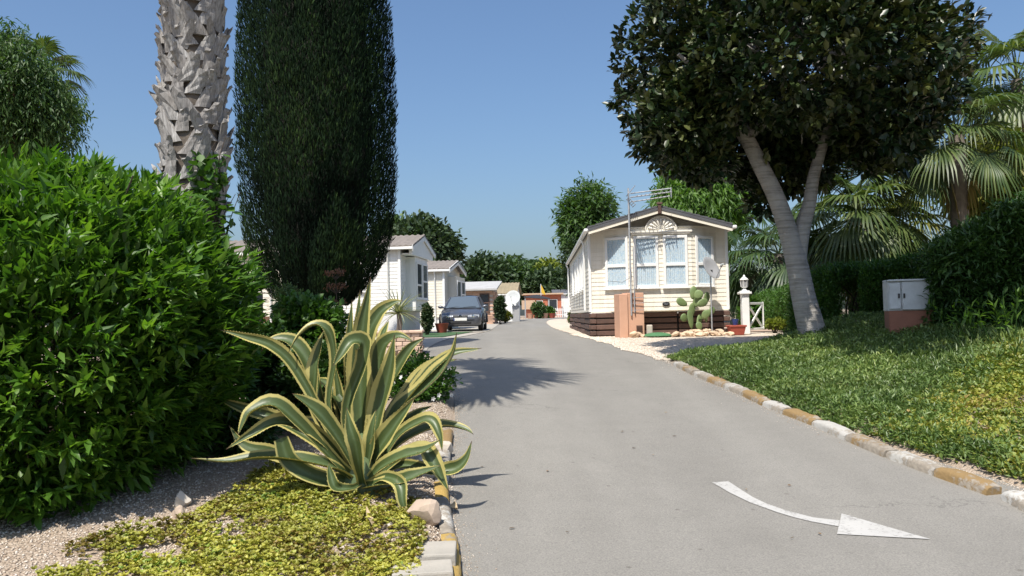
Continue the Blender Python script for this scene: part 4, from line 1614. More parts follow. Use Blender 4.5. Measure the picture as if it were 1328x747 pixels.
ob = thing('orange_house', 'low red orange house with flat roof at the far end of the road', 'house', (1.6, 80, 1.38), R(2))
mb = MB()
mb.box((1.6, 1.5, 1.15), (3.4, 3, 2.3))
mb.build('wall', MAT['orange_wall'], ob)
mb = MB()
mb.box((.0, .2, 1.3), (1.3, .8, .9))
mb.build('wall', MAT['tan'], ob)
mb = MB()
mb.box((1.5, 1.4, 2.36), (4.0, 3.5, .14))
mb.build('roof', MAT['tan'], ob)
window(ob, (.75, -.02, .9), (1, 0, 0), (0, -1, 0), .7, .8, 0, curtain=False)
window(ob, (2.0, -.02, .7), (1, 0, 0), (0, -1, 0), .9, 1.1, 0, curtain=False)
cp = thing('carport', 'dark canvas carport before the orange house', 'carport', (1.1, 74, 1.36))
mb = MB()
mb.prism([(0, 1.95), (2.4, 1.75), (2.4, 1.82), (1.2, 2.18), (0, 2.02)], (0, 0, 0), (1, 0, 0), (0, 0, 1), (0, 1, 0), 2.4)
MAT['dark_canvas'] = simple('dark_canvas', (.05, .055, .075), (.04, .045, .06), 3, .8)
mb.build('canopy', MAT['dark_canvas'], cp)
for x, y in ((.1, .1), (2.3, .1), (.1, 2.3), (2.3, 2.3)):
    mb = MB()
    mb.tube([(x, y, 0), (x, y, 1.85)], .04, 6)
    mb.build('post', MAT['metal'], cp)
fl = thing('flag', 'small yellow flag flying on a pole above the orange house', 'flag', (2.75, 76.5, 1.38))
mb = MB()
mb.tube([(0, 0, 0), (0, 0, 3.2)], .03, 6)
mb.build('pole', MAT['white'], fl)
mb = MB()
MAT['flag_yellow'] = simple('yellow_cloth', (.65, .42, .03), (.6, .36, .03), 3, .8)
mb.prism([(0, 2.45), (.12, 2.3), (.40, 2.15), (.34, 2.45), (.16, 2.85), (0, 3.15)], (.03, 0, 0), (1, 0, 0), (0, 0, 1), (0, 1, 0), .02)
mb.build('cloth', MAT['flag_yellow'], fl)
fh = caravan((9.8, 84, 1.4), R(0), 5.5, 3.2, .5, 2.5, 2.9, MAT['white_clad'], MAT['grey_tile'], 'pale grey roofed caravan at the end of the road behind the white fence', MAT['white_wall'], (.7, 2.6, .3), hood=False, windows=[(-3.8, 1.2, .9, .9)])
fn = thing('picket_fence', 'low white picket fence in front of the farthest caravan', 'fence', (3.6, 77.5, 1.38), R(4))
for i in range(18):
    mb = MB()
    mb.box((i * .2, 0, .45), (.09, .03, .9))
    mb.build('picket', MAT['white'], fn)
for z in (.25, .7):
    mb = MB()
    mb.box((1.7, .03, z), (3.6, .03, .06))
    mb.build('rail', MAT['white'], fn)
tw = thing('stepped_house', 'tan stepped house rising among the far trees', 'house', (8.0, 118, 1.45))
mb = MB()
mb.box((0, 0, 3.6), (3.4, 3, 7.2))
mb.box((-1.1, -.2, 6.0), (1.6, 2.4, 1.0))
mb.build('wall', MAT['tan'], tw)
mb = MB()
mb.box((0, 0, 7.3), (3.8, 3.4, .2))
mb.build('roof', MAT['brown_tile'], tw)
for x, z in ((-.9, 4.6), (.6, 4.6), (.6, 6.2)):
    window(tw, (x, -1.52, z), (1, 0, 0), (0, -1, 0), .8, .9, 0, curtain=False)

# green box behind the big bush, meter cabinet on the right
mb = MB()
gb = thing('storage_box', 'dark green panelled storage box in the shade behind the big bush', 'box', (-3.28, 10.2, .98))
mb.box((-.3, 0, .30), (.62, .5, .62))
mb.build('body', MAT['green_panel'], gb, bevel=.01)
mb = MB()
mb.box((-.3, 0, .80), (.66, .54, .36))
mb.build('lid', MAT['green_panel'], gb, bevel=.015)

c = gp(1184, 432)
cx_ = thing('meter_cabinet', 'white two-door meter cabinet on a brown brick plinth against the hedge', 'meter cabinet', (c.x, c.y, c.z - .08), R(-14))
MAT['cab_white'] = simple('chalky_white_door', (.55, .575, .58), (.40, .42, .42), 4.5, .6, .15)
MAT['plinth'] = simple('brown_plinth', (.27, .12, .075), (.22, .095, .06), 5, .85, .4, 40)
mb = MB()
mb.box((0, .15, .20), (.66, .36, .46))
mb.build('plinth', MAT['plinth'], cx_, bevel=.01)
mb = MB()
mb.box((0, .15, .645), (.68, .36, .45))
mb.build('body', MAT['cab_white'], cx_, bevel=.01)
for x, w, h in ((-.245, .17, .40), (.09, .47, .43)):
    mb = MB()
    mb.box((x, -.045, .65), (w, .03, h))
    d = mb.build('door', MAT['cab_white'], cx_, bevel=.008)
    for zz in (.52, .78):
        hg = MB()
        hg.tube([(x - (w / 2 - .005) * (1 if x > 0 else 1), -.062, zz - .03), (x - (w / 2 - .005), -.062, zz + .03)], .009, 6)
        hg.build('hinge', MAT['metal'], d)
    mb = MB()
    mb.box((x + (w / 2 - .03) * (1 if x < 0 else -1), -.066, .65), (.025, .02, .07))
    mb.build('handle', MAT['black'], d)
mb = MB()
mb.box((.02, .13, .885), (.72, .42, .03))
mb.build('cap', MAT['cab_white'], cx_, bevel=.008)
cx_.scale = (1, 1, 1)

# ------------------------------------------------------------------ parked car
def car_paint():
    t = NT('blue_grey_metallic')
    c = t.mix(t.noise(3, 2), (.082, .088, .105), (.098, .105, .122))
    return t.done(t.bsdf(c, .34, None, .4, .5, .6))


MAT['car'] = car_paint()
MAT['car_glass'] = glass_mat('car_glass', (.09, .115, .14), .05)
MAT['chrome'] = simple('chrome', (.75, .76, .78), (.68, .69, .70), 8, .12, metal=1.0)
MAT['lamp'] = simple('headlight_lens', (.50, .54, .58), (.40, .44, .48), 14, .12)
MAT['plate'] = simple('number_plate', (.75, .75, .72), (.70, .70, .67), 6, .4)
MAT['amber'] = simple('amber_lens', (.5, .2, .02), (.45, .17, .02), 6, .2)


def loft(secs):
    """secs: list of rings (same count) -> MB"""
    mb = MB()
    n = len(secs[0])
    V = [p for s in secs for p in s]
    Fs = []
    for i in range(len(secs) - 1):
        for k in range(n):
            Fs.append((i * n + k, i * n + (k + 1) % n, (i + 1) * n + (k + 1) % n, (i + 1) * n + k))
    Fs += [tuple(reversed(range(n))), tuple((len(secs) - 1) * n + k for k in range(n))]
    return mb.add(V, Fs)


car = thing('parked_car', 'blue grey hatchback parked facing the camera on the left of the road', 'car', (-2.06, 31.6, 1.045), R(-1))
st_ = [(0, .52, .30, .52), (.03, .66, .24, .58), (.14, .76, .20, .655), (.35, .82, .18, .72), (.7, .855, .18, .80), (1.1, .868, .18, .885), (1.5, .872, .18, .93), (2.6, .872, .18, .95), (3.3, .862, .20, .975), (3.85, .82, .25, .985), (4.12, .74, .30, .93), (4.19, .62, .38, .80)]
secs = []
for y, w, zb, zt in st_:
    half = [(0, zb), (w * .80, zb), (w * .955, zb + .07), (w * .99, zb + .18 * (zt - zb) / .5), (w, zb + .55 * (zt - zb)), (w * .985, zt - .10 * (zt - zb)), (w * .93, zt - .01), (w * .62, zt + .030), (0, zt + .042)]
    ring = [(x, y, z) for x, z in half] + [(-x, y, z) for x, z in reversed(half[1:-1])]
    secs.append(ring)
body = loft(secs).build('body', MAT['car'], car, smooth=45)
# greenhouse: roof shell, pillars, glass
zt = 1.43
roof_pts = [(1.92, .56, 1.385), (2.15, .585, 1.425), (2.7, .59, 1.44), (3.2, .575, 1.425), (3.45, .55, 1.39)]
secs = []
for y, w, z in roof_pts:
    half = [(w, z - .035), (w * .93, z - .005), (w * .6, z + .012), (0, z + .018)]
    ring = [(x, y, q) for x, q in half] + [(-x, y, q) for x, q in reversed(half[:-1])] + [(-w * .8, y, z - .05), (w * .8, y, z - .05)]
    secs.append(ring)
loft(secs).build('roof', MAT['car'], car, smooth=50)
A0, A1 = (.745, 1.08, .915), (.555, 1.92, 1.375)
C0, C1 = (.735, 3.88, .985), (.54, 3.45, 1.375)
B0, B1 = (.80, 2.55, .95), (.59, 2.6, 1.40)
for sg in (-1, 1):
    f = lambda p: (p[0] * sg, p[1], p[2])
    mb = MB()
    mb.bar(f(A0), f(A1), .065, .06)
    mb.bar(f(C0), f(C1), .16, .09)
    mb.bar(f(B0), f(B1), .05, .07)
    mb.bar(f((.575, 1.92, 1.385)), f((.555, 3.45, 1.385)), .05, .05)
    mb.build('pillar', MAT['car'], car, bevel=.01)
    mb = MB()
    mb.add([f((.765, 1.16, .90)), f((.80, 3.80, .96)), f((.555, 3.42, 1.375)), f((.57, 1.95, 1.375))], [(0, 1, 2, 3)])
    mb.build('side_window', MAT['car_glass'], car)
    # mirror
    mb = MB()
    mb.tube([f((.78, 1.32, .96)), f((.93, 1.30, .985)), f((1.01, 1.32, .99))], [.03, .07, .035], 8)
    mb.build('mirror', MAT['black'] if False else MAT['car'], car, smooth=50)
    # headlight
    mb = MB()
    mb.prism([(.30, .575), (.42, .515), (.70, .515), (.745, .56), (.74, .635), (.55, .645), (.36, .625)], (0, 0, 0), (sg, 0, 0), (0, 0, 1), (0, 1, 0), .30)
    V = [(x, (.008 + .36 * max(0, abs(x) - .30) ** 1.7) + (.26 if y > .2 else 0), z + .0) for x, y, z in mb.v]
    mb.v = V
    hl = mb.build('headlight', MAT['lamp'], car, bevel=.01)
    mb = MB()
    mb.lathe([(.001, .03), (.06, .02), (.065, 0)], (sg * .50, .03, .577), 12, Matrix.Rotation(R(90), 3, 'X'))
    mb.build('reflector', MAT['chrome'], hl, smooth=40)
    # fog lamp
    mb = MB()
    mb.lathe([(.001, .03), (.05, .025), (.055, -.05)], (sg * .55, .055, .335), 12, Matrix.Rotation(R(90), 3, 'X'))
    mb.build('fog_lamp', MAT['lamp'], car, smooth=40)
    for y in (.86, 3.45):
        wl_ = MB()
        mt = Matrix.Rotation(R(90), 3, 'Y')
        wl_.lathe([(.19, -.10), (.285, -.10), (.312, -.075), (.316, 0), (.312, .075), (.285, .10), (.20, .10)], (sg * .755, y, .31), 24, mt)
        wh = wl_.build('wheel', MAT['rubber'], car, smooth=40)
        mb = MB()
        mb.lathe([(.001, .085), (.05, .09), (.19, .075), (.20, .095)] if sg > 0 else [(.001, -.085), (.05, -.09), (.19, -.075), (.20, -.095)], (sg * .765, y, .31), 20, mt)
        mb.build('rim', MAT['metal'], wh, smooth=40)
        mb = MB()
        mb.tube([(sg * .872, y + .36 * math.cos(a), .31 + .36 * math.sin(a)) for a in np.linspace(0, math.pi, 14)], .035, 6)
        mb.build('wheel_arch', MAT['black'], car)
ws = MB()
n = 8
V = []
for i in range(n + 1):
    u = i / n * 2 - 1
    V += [(.72 * u, 1.06 + .14 * abs(u) ** 2.2 - .06, .93 + .01 - .015 * abs(u)), (.545 * u, 1.93 + .03 * u * u - .03, 1.405 - .02 * u * u)]
ws.add(V, [(2 * i, 2 * i + 2, 2 * i + 3, 2 * i + 1) for i in range(n)])
ws.build('windscreen', MAT['car_glass'], car, smooth=60)
rw = MB()
rw.add([(-.70, 3.9, .99), (.70, 3.9, .99), (.53, 3.46, 1.385), (-.53, 3.46, 1.385)], [(0, 1, 2, 3)])
rw.build('rear_window', MAT['car_glass'], car)
mb = MB()
mb.bar((-.55, 1.03, .955), (.05, 1.12, .985), .02, .015)
mb.bar((.05, 1.03, .955), (.55, 1.10, .98), .02, .015)
mb.build('wiper', MAT['black'], car)
for sg in (-1, 1):
    mb = MB()
    mb.box((sg * .185, .0, .585), (.22, .04, .075))
    gr = mb.build('grille', MAT['black'], car, bevel=.012)
    mb = MB()
    for z in (.565, .585, .605):
        mb.box((sg * .185, -.021, z), (.20, .006, .006))
    mb.build('grille_bar', MAT['metal'], gr)
mb = MB()                                                   # round emblem with an S-shaped bar across it
mb.lathe([(.001, .02), (.055, .018), (.07, .0), (.07, -.03)], (0, -.012, .588), 16, Matrix.Rotation(R(90), 3, 'X'))
em = mb.build('emblem', MAT['chrome'], car, smooth=40)
mb = MB()
for a, b_ in (((.035, .03), (-.03, .025)), ((-.03, .025), (-.035, .0)), ((-.035, .004), (.035, -.004)), ((.035, 0), (.03, -.025)), ((.03, -.025), (-.035, -.03))):
    mb.bar((a[0], -.036, .588 + a[1]), (b_[0], -.036, .588 + b_[1]), .012, .014, (0, 1, 0))
mb.build('emblem_stroke', MAT['black'], em)
mb = MB()
mb.box((0, .02, .335), (.86, .10, .11))
mb.build('lower_intake', MAT['black'], car, bevel=.03, seg=2)
mb = MB()
mb.box((0, -.004, .445), (1.10, .05, .022))
mb.build('bumper_strip', MAT['black'], car)
mb = MB()
mb.box((0, -.03, .468), (.52, .02, .112))
pt_ = mb.build('number_plate', MAT['plate'], car, bevel=.006)
mb = MB()
mb.box((-.24, -.0415, .468), (.036, .003, .10))
MAT['euro_blue'] = simple('plate_blue', (.01, .04, .25), None, 5, .4)
mb.build('plate_band', MAT['euro_blue'], pt_)
mb = MB()
mb.tube([(0, 3.1, 1.44), (0, 3.32, 1.62)], .006, 5)
mb.build('aerial', MAT['black'], car)

# ------------------------------------------------------------------ agave
def agave_mat():
    t = NT('variegated_agave_leaf')
    u = t.attr('rnd')                                           # 0 middle .. 1 margin
    n_ = t.noise(14, 3)
    uu = t.math('ADD', u, t.math('MULTIPLY', t.math('SUBTRACT', n_, .5), .16))
    green = t.mix(t.noise(5, 4), (.050, .080, .026), (.086, .120, .036))
    streak = t.mix(t.noise(30, 2), (.13, .18, .075), (.08, .125, .055))
    mid = t.mix(t.ramp(uu, [(.0, (1, 1, 1)), (.25, (0, 0, 0))]), green, streak)
    yel = t.mix(t.noise(4, 3), (.44, .38, .11), (.54, .48, .19))
    c = t.mix(t.ramp(uu, [(.66, (0, 0, 0)), (.76, (1, 1, 1))]), mid, yel)
    c = t.mix(t.ramp(t.attr('aux'), [(.95, (0, 0, 0)), (.985, (1, 1, 1))]), c, (.10, .06, .035))     # dry brown tip
    scar = t.ramp(t.noise(3.2, 6, .8), [(.62, (0, 0, 0)), (.74, (.7, .7, .7))])
    c = t.mix(scar, c, (.30, .24, .14))
    a = t.bsdf(c, .42, t.bump(t.noise(40, 3), .15, .005), 0, .45)
    b = t.n('ShaderNodeBsdfTranslucent')
    t.l(t.mix(1.0, c, (1.3, 1.4, .5), 'MULTIPLY'), b.inputs[0])
    mx = t.n('ShaderNodeMixShader')
    mx.inputs[0].default_value = .16
    t.l(a, mx.inputs[1])
    t.l(b.outputs[0], mx.inputs[2])
    return t.done(mx.outputs[0])


MAT['agave'] = agave_mat()


def catmull(pts, n):
    pts = [np.array(p, float) for p in pts]
    P = [2 * pts[0] - pts[1]] + pts + [2 * pts[-1] - pts[-2]]
    out = []
    m = len(pts) - 1
    for i in range(n + 1):
        t = i / n * m
        k = min(int(t), m - 1)
        u = t - k
        a, b_, c, d = P[k:k + 4]
        out.append(.5 * (2 * b_ + (c - a) * u + (2 * a - 5 * b_ + 4 * c - d) * u * u + (3 * b_ - a - 3 * c + d) * u ** 3))
    return np.array(out)


def agave_leaf(root, pts, width, facing=(0, -.5, .85), fold=.28, cut=False, wprof=None):
    """thick channelled leaf along a spine; toothed yellow margins"""
    n = 26
    S = catmull(pts, n)
    t = np.gradient(S, axis=0)
    t = unit(t)
    f = np.tile(np.array(facing, float), (n + 1, 1)) if np.ndim(facing) == 1 else np.array([np.array(facing[0]) * (1 - i / n) + np.array(facing[1]) * (i / n) for i in range(n + 1)])
    s = unit(np.cross(t, f))
    for i in range(1, n + 1):                       # keep the side vector from flipping
        if s[i] @ s[i - 1] < 0:
            s[i] = -s[i]
    s2 = s.copy()
    for _ in range(3):
        s2[1:-1] = unit(s2[:-2] + 2 * s2[1:-1] + s2[2:])
    s = s2
    sd_n = len(root.children)
    tw = .55 * math.sin(sd_n * 2.7 + 1.0)                  # blades twist and their margins wave a little
    for i in range(n + 1):
        a_ = tw * (i / n) ** 1.5 + .10 * math.sin(i * .55 + sd_n)
        s[i] = s[i] * math.cos(a_) + np.cross(t[i], s[i]) * math.sin(a_)
    nn = np.cross(s, t)
    u = np.linspace(0, 1, n + 1)
    w = np.interp(u, [0, .12, .35, .55, .75, .9, 1], [.60, .56, .84, 1.0, .66, .26, .012]) if wprof is None else np.interp(u, *wprof)
    if cut:
        w = np.interp(u, [0, .3, .8, 1], [.7, .9, 1, .8])
    w = w * width / 2
    prof = [-1, -.86, -.5, 0, .5, .86, 1]
    V, rnd, aux, Fs = [], [], [], []
    k = len(prof) * 2 - 2
    for i in range(n + 1):
        th = .020 * (1 - u[i]) ** 1.2 + .003
        row = []
        for q in prof:
            row.append(S[i] + s[i] * w[i] * q + nn[i] * (abs(q) ** 1.6 * fold * w[i]))
            rnd.append(abs(q))
        for q in (.86, .5, 0, -.5, -.86):
            row.append(S[i] + s[i] * w[i] * q + nn[i] * (abs(q) ** 1.6 * fold * w[i] - th * (1 - q * q * .8)))
            rnd.append(abs(q))
        V += row
        aux += [u[i] if not cut else 0] * len(row)
    k = 12
    for i in range(n):
        for q in range(k):
            a, b_ = i * k + q, i * k + (q + 1) % k
            Fs += [(a, b_, b_ + k), (a, b_ + k, a + k)]
    Fs += [(0, 11, 1), (1, 11, 10), (1, 10, 2), (2, 10, 9), (2, 9, 3), (3, 9, 8), (3, 8, 4), (4, 8, 7), (4, 7, 5), (5, 7, 6)]
    # teeth
    if not cut:
        L = np.linalg.norm(np.diff(S, axis=0), axis=1).sum()
        m = int(L / .035)
        for j in range(2, m - 1):
            x = j / m * n
            i = int(x)
            for e in (0, 6):
                a = np.array(V[i * k + e])
                b_ = np.array(V[min(i + 1, n) * k + e])
                p = a + (b_ - a) * (x - i)
                sg = -1 if e == 0 else 1
                tip = p + s[i] * sg * .0035 + t[i] * .003
                base = len(V)
                V += [p - t[i] * .006, p + t[i] * .006, tip, p - nn[i] * .004]
                rnd += [1, 1, 1, 1]
                aux += [0, 0, 1, 0]
                Fs += [(base, base + 1, base + 2), (base, base + 2, base + 3), (base + 1, base + 3, base + 2)]
    loc = np.array(root.location)
    rnd = np.array(rnd) * (1.0 + .14 * math.sin(sd_n * 3.9))
    me = np_mesh('leaf', np.array(V) - loc, Fs, MAT['agave'], rnd, attr2=aux)
    me.shade_smooth()
    me.set_sharp_from_angle(angle=R(55))
    return link_mesh('leaf', me, root)


AY = 6.25
ac = at(470, 622, AY)
agave = thing('agave', 'large variegated agave with yellow edged leaves at the left kerb', 'agave', (ac.x, ac.y, Tf(ac.x, ac.y) - .02))
ax = lambda x, y, dy: tuple(at(240 + x / 1.93, 360 + y / 1.93, AY + dy))
B = lambda x=0, y=0, dy=0: (445 + x, 510 + y, dy)
UPF = (0, -.75, .65)
AG = [  # spine points in crop pixels with depth offset, width (m), facing
    ([B(), (440, 330, .08), (440, 170, .10), (464, -2, .06)], .30, (-.25, -.95, .1)),
    ([B(-10), (412, 330, .16), (412, 160, .2), (418, 55, .22)], .13, (.3, -.9, .1)),
    ([B(-4), (425, 300, .22), (432, 140, .25), (438, 30, .26)], .13, (-.2, -.9, .1)),
    ([B(8), (455, 300, .3), (455, 160, .34), (485, 92, .36), (520, 66, .36), (545, 58, .36)], .20, (.35, -.6, .7)),
    ([B(-12, 0, -.02), (405, 340, -.04), (445, 215, -.10), (447, 165, -.12), (415, 160, -.17), (388, 195, -.22), (370, 222, -.24)], .20, [(-.2, -.95, .2), (.1, -.6, .8)]),
    ([B(-30), (362, 330, .02), (375, 210, .0), (362, 138, -.02), (325, 118, -.05), (285, 145, -.08), (258, 188, -.1)], .13, [(-.4, -.9, .2), (-.3, -.5, .8)]),
    ([B(-30), (350, 360, .0), (275, 225, -.02), (215, 170, -.06), (150, 148, -.1), (85, 130, -.12)], .155, (-.05, -.75, .7)),
    ([B(-25, 0, .05), (345, 330, .16), (310, 215, .22), (265, 162, .24), (215, 160, .22), (190, 185, .2)], .20, (-.2, -.7, .7)),
    ([B(-25), (330, 330, .04), (326, 240, .03), (336, 180, .04), (347, 132, .05)], .19, (-.3, -.95, .15)),
    ([B(0, 0, -.1), (400, 430, -.2), (345, 350, -.28), (300, 312, -.33), (268, 290, -.36)], .20, (.3, -.75, .65)),
    ([B(-5, 10, -.1), (370, 455, -.22), (290, 370, -.34), (225, 318, -.42), (170, 335, -.48), (148, 362, -.5), (132, 395, -.52)], .20, (-.2, -.6, .78)),
    ([B(-20, 10, -.05), (370, 430, -.18), (300, 375, -.3), (230, 362, -.4), (165, 392, -.48), (102, 430, -.52)], .18, (-.1, -.75, .65)),
    ([B(-20, 0, -.1), (380, 478, -.25), (300, 458, -.35), (190, 452, -.42), (100, 462, -.46), (15, 452, -.5)], .19, (.0, -.55, .85)),
    ([B(-40, -20, .1), (340, 420, .2), (240, 360, .26), (140, 325, .28), (70, 298, .3)], .18, (-.1, -.7, .7)),
    ([B(0, 5, -.2), (436, 470, -.32), (425, 410, -.38), (412, 370, -.38), (404, 325, -.36)], .185, (-.15, -.98, .1)),
    ([B(-10, 10, -.22), (415, 528, -.4), (378, 525, -.46), (364, 490, -.44), (360, 462, -.42)], .12, (.2, -.7, .7)),
    ([B(10), (470, 400, .02), (495, 300, .02), (515, 215, .0), (525, 142, -.02)], .26, (-.35, -.92, .15)),
    ([B(20), (490, 330, .14), (485, 220, .16), (500, 168, .14), (535, 148, .10), (572, 160, .08)], .215, [(-.3, -.9, .3), (.1, -.6, .8)]),
    ([B(20), (520, 345, .1), (590, 285, .12), (645, 230, .12), (672, 190, .1), (680, 138, .08)], .235, [(-.3, -.75, .6), (-.7, -.6, .35)]),
    ([B(20, 0, -.05), (480, 440, -.12), (525, 370, -.16), (575, 300, -.18)], .235, (-.45, -.8, .4)),
    ([B(25, 0, .1), (520, 430, .2), (590, 385, .26), (650, 372, .26), (700, 380, .22), (722, 392, .2)], .17, (-.1, -.6, .8)),
    ([B(20, 0, 0), (530, 400, .0), (590, 360, -.03), (620, 362, -.07), (638, 395, -.12), (644, 436, -.14)], .17, (.1, -.6, .8)),
    ([B(10, 5, -.15), (490, 475, -.25), (545, 448, -.32), (600, 432, -.35), (640, 405, -.36)], .19, (-.1, -.75, .65)),
    ([B(25, 0, -.05), (540, 470, -.1), (620, 485, -.2), (675, 478, -.22), (705, 452, -.22), (718, 408, -.2)], .17, [(0, -.6, .8), (-.5, -.8, .3)]),
    ([B(20, 0, -.1), (540, 450, -.2), (595, 432, -.28), (622, 465, -.34), (640, 500, -.36), (660, 535, -.36)], .20, (.15, -.75, .65)),
    ([B(5, 12, -.2), (490, 515, -.34), (550, 505, -.4), (600, 488, -.42), (640, 470, -.42)], .17, (0, -.7, .7)),
    ([B(15, 8, -.2), (500, 500, -.34), (537, 515, -.44), (545, 560, -.5), (562, 618, -.5)], .16, (.1, -.85, .5)),
    ([B(-5), (440, 350, .28), (462, 240, .32), (466, 185, .32)], .17, (.2, -.95, .1)),
    ([B(10), (470, 360, .3), (520, 250, .36), (560, 180, .38), (600, 150, .4)], .17, (-.3, -.8, .5)),
    ([B(-10), (400, 380, .3), (385, 280, .36), (372, 200, .38)], .15, (.1, -.95, .2)),
    ([B(-20), (380, 400, .24), (330, 300, .34), (300, 250, .38), (262, 235, .4)], .16, (-.1, -.8, .6)),
    ([B(15), (500, 420, .28), (570, 350, .36), (620, 320, .4)], .16, (-.2, -.7, .7)),
    ([B(5, 0, -.05), (462, 440, -.12), (470, 380, -.14), (478, 330, -.12)], .17, (-.3, -.9, .2)),
]
for i in range(7):                                        # inner and rear blades filling the rosette
    a_ = i * 2.39996
    q_ = random.Random(i)
    ln = q_.uniform(.75, 1.25)
    le = q_.uniform(.55, 1.25)
    base = Vector(ac) + Vector((0, .12, .05))
    dx_, dy_ = math.cos(a_), abs(math.sin(a_)) * .8 + .1
    m1 = base + Vector((dx_ * .28 * ln, dy_ * .28 * ln, .42 * le * ln))
    m2 = base + Vector((dx_ * .55 * ln, dy_ * .5 * ln, .68 * le * ln))
    m3 = base + Vector((dx_ * .80 * ln, dy_ * .7 * ln, (.80 - .35 * (1.25 - le)) * le * ln))
    agave_leaf(agave, [tuple(base), tuple(m1), tuple(m2), tuple(m3)], q_.uniform(.10, .14), (-dx_ * .6, -.5, .6), fold=.7)
for pts, w, fc in AG:
    agave_leaf(agave, [ax(*p) for p in pts], w * .67, fc, fold=.70)
agave_leaf(agave, [ax(*p) for p in [B(-20, 0, -.1), (330, 500, -.3), (262, 458, -.38), (240, 402, -.4)]], .13, (-.2, -.9, .4), cut=True)
agave_leaf(agave, [ax(*p) for p in [B(-20, 0, .1), (310, 480, .0), (220, 440, -.1), (150, 420, -.14), (110, 370, -.1)]], .12, (0, -.7, .7))
hr = MB()
hr.lathe([(.20, -.1), (.22, .05), (.15, .22), (.06, .42), (.001, .45)], (0, 0, 0), 14)
hr.build('heart', MAT['agave'], agave, smooth=60)

# rocks and litter under the agave
for i, (px, py, s, m, lab) in enumerate([(548, 672, (.13, .11, .12), 'rock', 'squarish sandy rock under the drooping agave leaf by the kerb'),
                                        (560, 615, (.16, .14, .13), 'pale_rock', 'pale grey rock at the right foot of the agave'),
                                        (545, 560, (.18, .15, .14), 'pale_rock', 'pale rock behind the agave next to the flowering shrub'),
                                        (527, 556, (.12, .10, .09), 'rock', 'small sandy rock half hidden by the right agave leaves'),
                                        (238, 655, (.065, .06, .075), 'pale_rock', 'grey upright stone at the foot of the big bush'),
                                        (233, 672, (.055, .05, .05), 'rock', 'small brown stone in front of the grey upright stone'),
                                        (312, 664, (.05, .04, .03), 'pale_rock', 'small whitish stone amid the yellow succulents'),
                                        (505, 684, (.07, .03, .03), 'pale_rock', 'flat pale stone left of the sandy rock'),
                                        (540, 700, (.05, .05, .03), 'pale_rock', 'flat whitish stone by the paving slabs'),
                                        (575, 590, (.10, .08, .09), 'pale_rock', 'grey stone against the white kerb right of the agave')]):
    p = gp(px, py)
    set_props(rock('rock', (p.x, p.y, p.z + s[2] * .35), s, MAT[m], 90 + i), lab, 'rock')
MAT['straw'] = simple('dry_straw_leaf', (.46, .36, .22), (.36, .27, .16), 6, .85, .4, 30)
for i, (px, py, L, rz, up, lab) in enumerate([(482, 690, .26, 2.0, .12, 'curled dry agave leaf standing up from the yellow succulents'), (478, 712, .20, 2.4, .03, 'straw coloured dry leaf lying across the yellow succulents'), (588, 665, .13, -1.0, .03, 'dry brown leaf scrap lying on the asphalt by the kerb')]):
    p = gp(px, py)
    mb = MB()
    n = 8
    V = []
    for k in range(n + 1):
        u = k / n
        wv = .022 * math.sin(math.pi * min(u * .9 + .1, 1)) + .003
        c_ = Vector((math.cos(rz) * L * (u - .5), math.sin(rz) * L * (u - .5), .02 + up * u * u + .02 * math.sin(u * 5)))
        sd_ = Vector((-math.sin(rz), math.cos(rz), .6 * math.sin(u * 4)))
        V += [c_ - sd_ * wv, c_ + Vector((0, 0, -.008)), c_ + sd_ * wv, c_ + Vector((0, 0, -.014))]
    Fs = [(4 * k + q, 4 * k + (q + 1) % 4, 4 * k + 4 + (q + 1) % 4, 4 * k + 4 + q) for k in range(n) for q in range(4)]
    mb.add(V, Fs)
    set_props(mb.build('dry_leaf', MAT['straw'], None, smooth=60, loc=p + Vector((0, 0, .02))), lab, 'dry leaf')

# ------------------------------------------------------------------ leafy plants
def bark_rings():
    t = NT('pale_ringed_bark')
    mp = t.n('ShaderNodeMapping')
    mp.inputs['Scale'].default_value = (2.0, 2.0, 26)
    t.l(t.co.outputs['Object'], mp.inputs['Vector'])
    rg = t.noise(1.0, 4, .6, mp.outputs[0])
    bl = t.noise(2.6, 6, .7)
    c = t.ramp(bl, [(.3, (.20, .185, .165)), (.5, (.32, .305, .28)), (.7, (.42, .405, .38))])
    c = t.mix(.5, c, t.ramp(rg, [(.35, (.14, .13, .115)), (.55, (.38, .36, .335))]))
    return t.done(t.bsdf(c, .9, t.bump(t.math('ADD', rg, t.noise(14, 5)), .9, .03), 0, .2))


MAT['bush_leaf'] = leaf_mat('bright_lance_leaf', [(.030, .080, .014), (.058, .140, .020), (.100, .205, .028), (.16, .27, .04)], .40, .36, spec=.42, nscale=1.1)
MAT['ficus_leaf'] = leaf_mat('dark_glossy_leaf', [(.009, .022, .009), (.016, .036, .013), (.040, .058, .018), (.100, .110, .034)], .38, .05, spec=.4)
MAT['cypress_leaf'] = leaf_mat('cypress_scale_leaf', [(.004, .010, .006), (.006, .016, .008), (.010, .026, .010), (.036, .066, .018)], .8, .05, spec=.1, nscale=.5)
MAT['dark_twig_core'] = simple('dark_twig_core_fill', (.014, .016, .010), (.008, .009, .006), 14, 1.0, 1.0, 40)
MAT['hedge_leaf'] = leaf_mat('hedge_leaf', [(.030, .078, .014), (.058, .135, .022), (.10, .195, .032)], .45, .25)
MAT['oleander_leaf'] = leaf_mat('narrow_hedge_leaf', [(.022, .055, .015), (.040, .090, .022), (.075, .145, .034)], .42, .18)
MAT['willow_leaf'] = leaf_mat('feathery_leaf', [(.055, .12, .020), (.085, .17, .030), (.13, .22, .045)], .5, .35)
MAT['willow_dark'] = leaf_mat('feathery_dark_leaf', [(.035, .08, .022), (.055, .11, .030), (.085, .15, .040)], .5, .3)
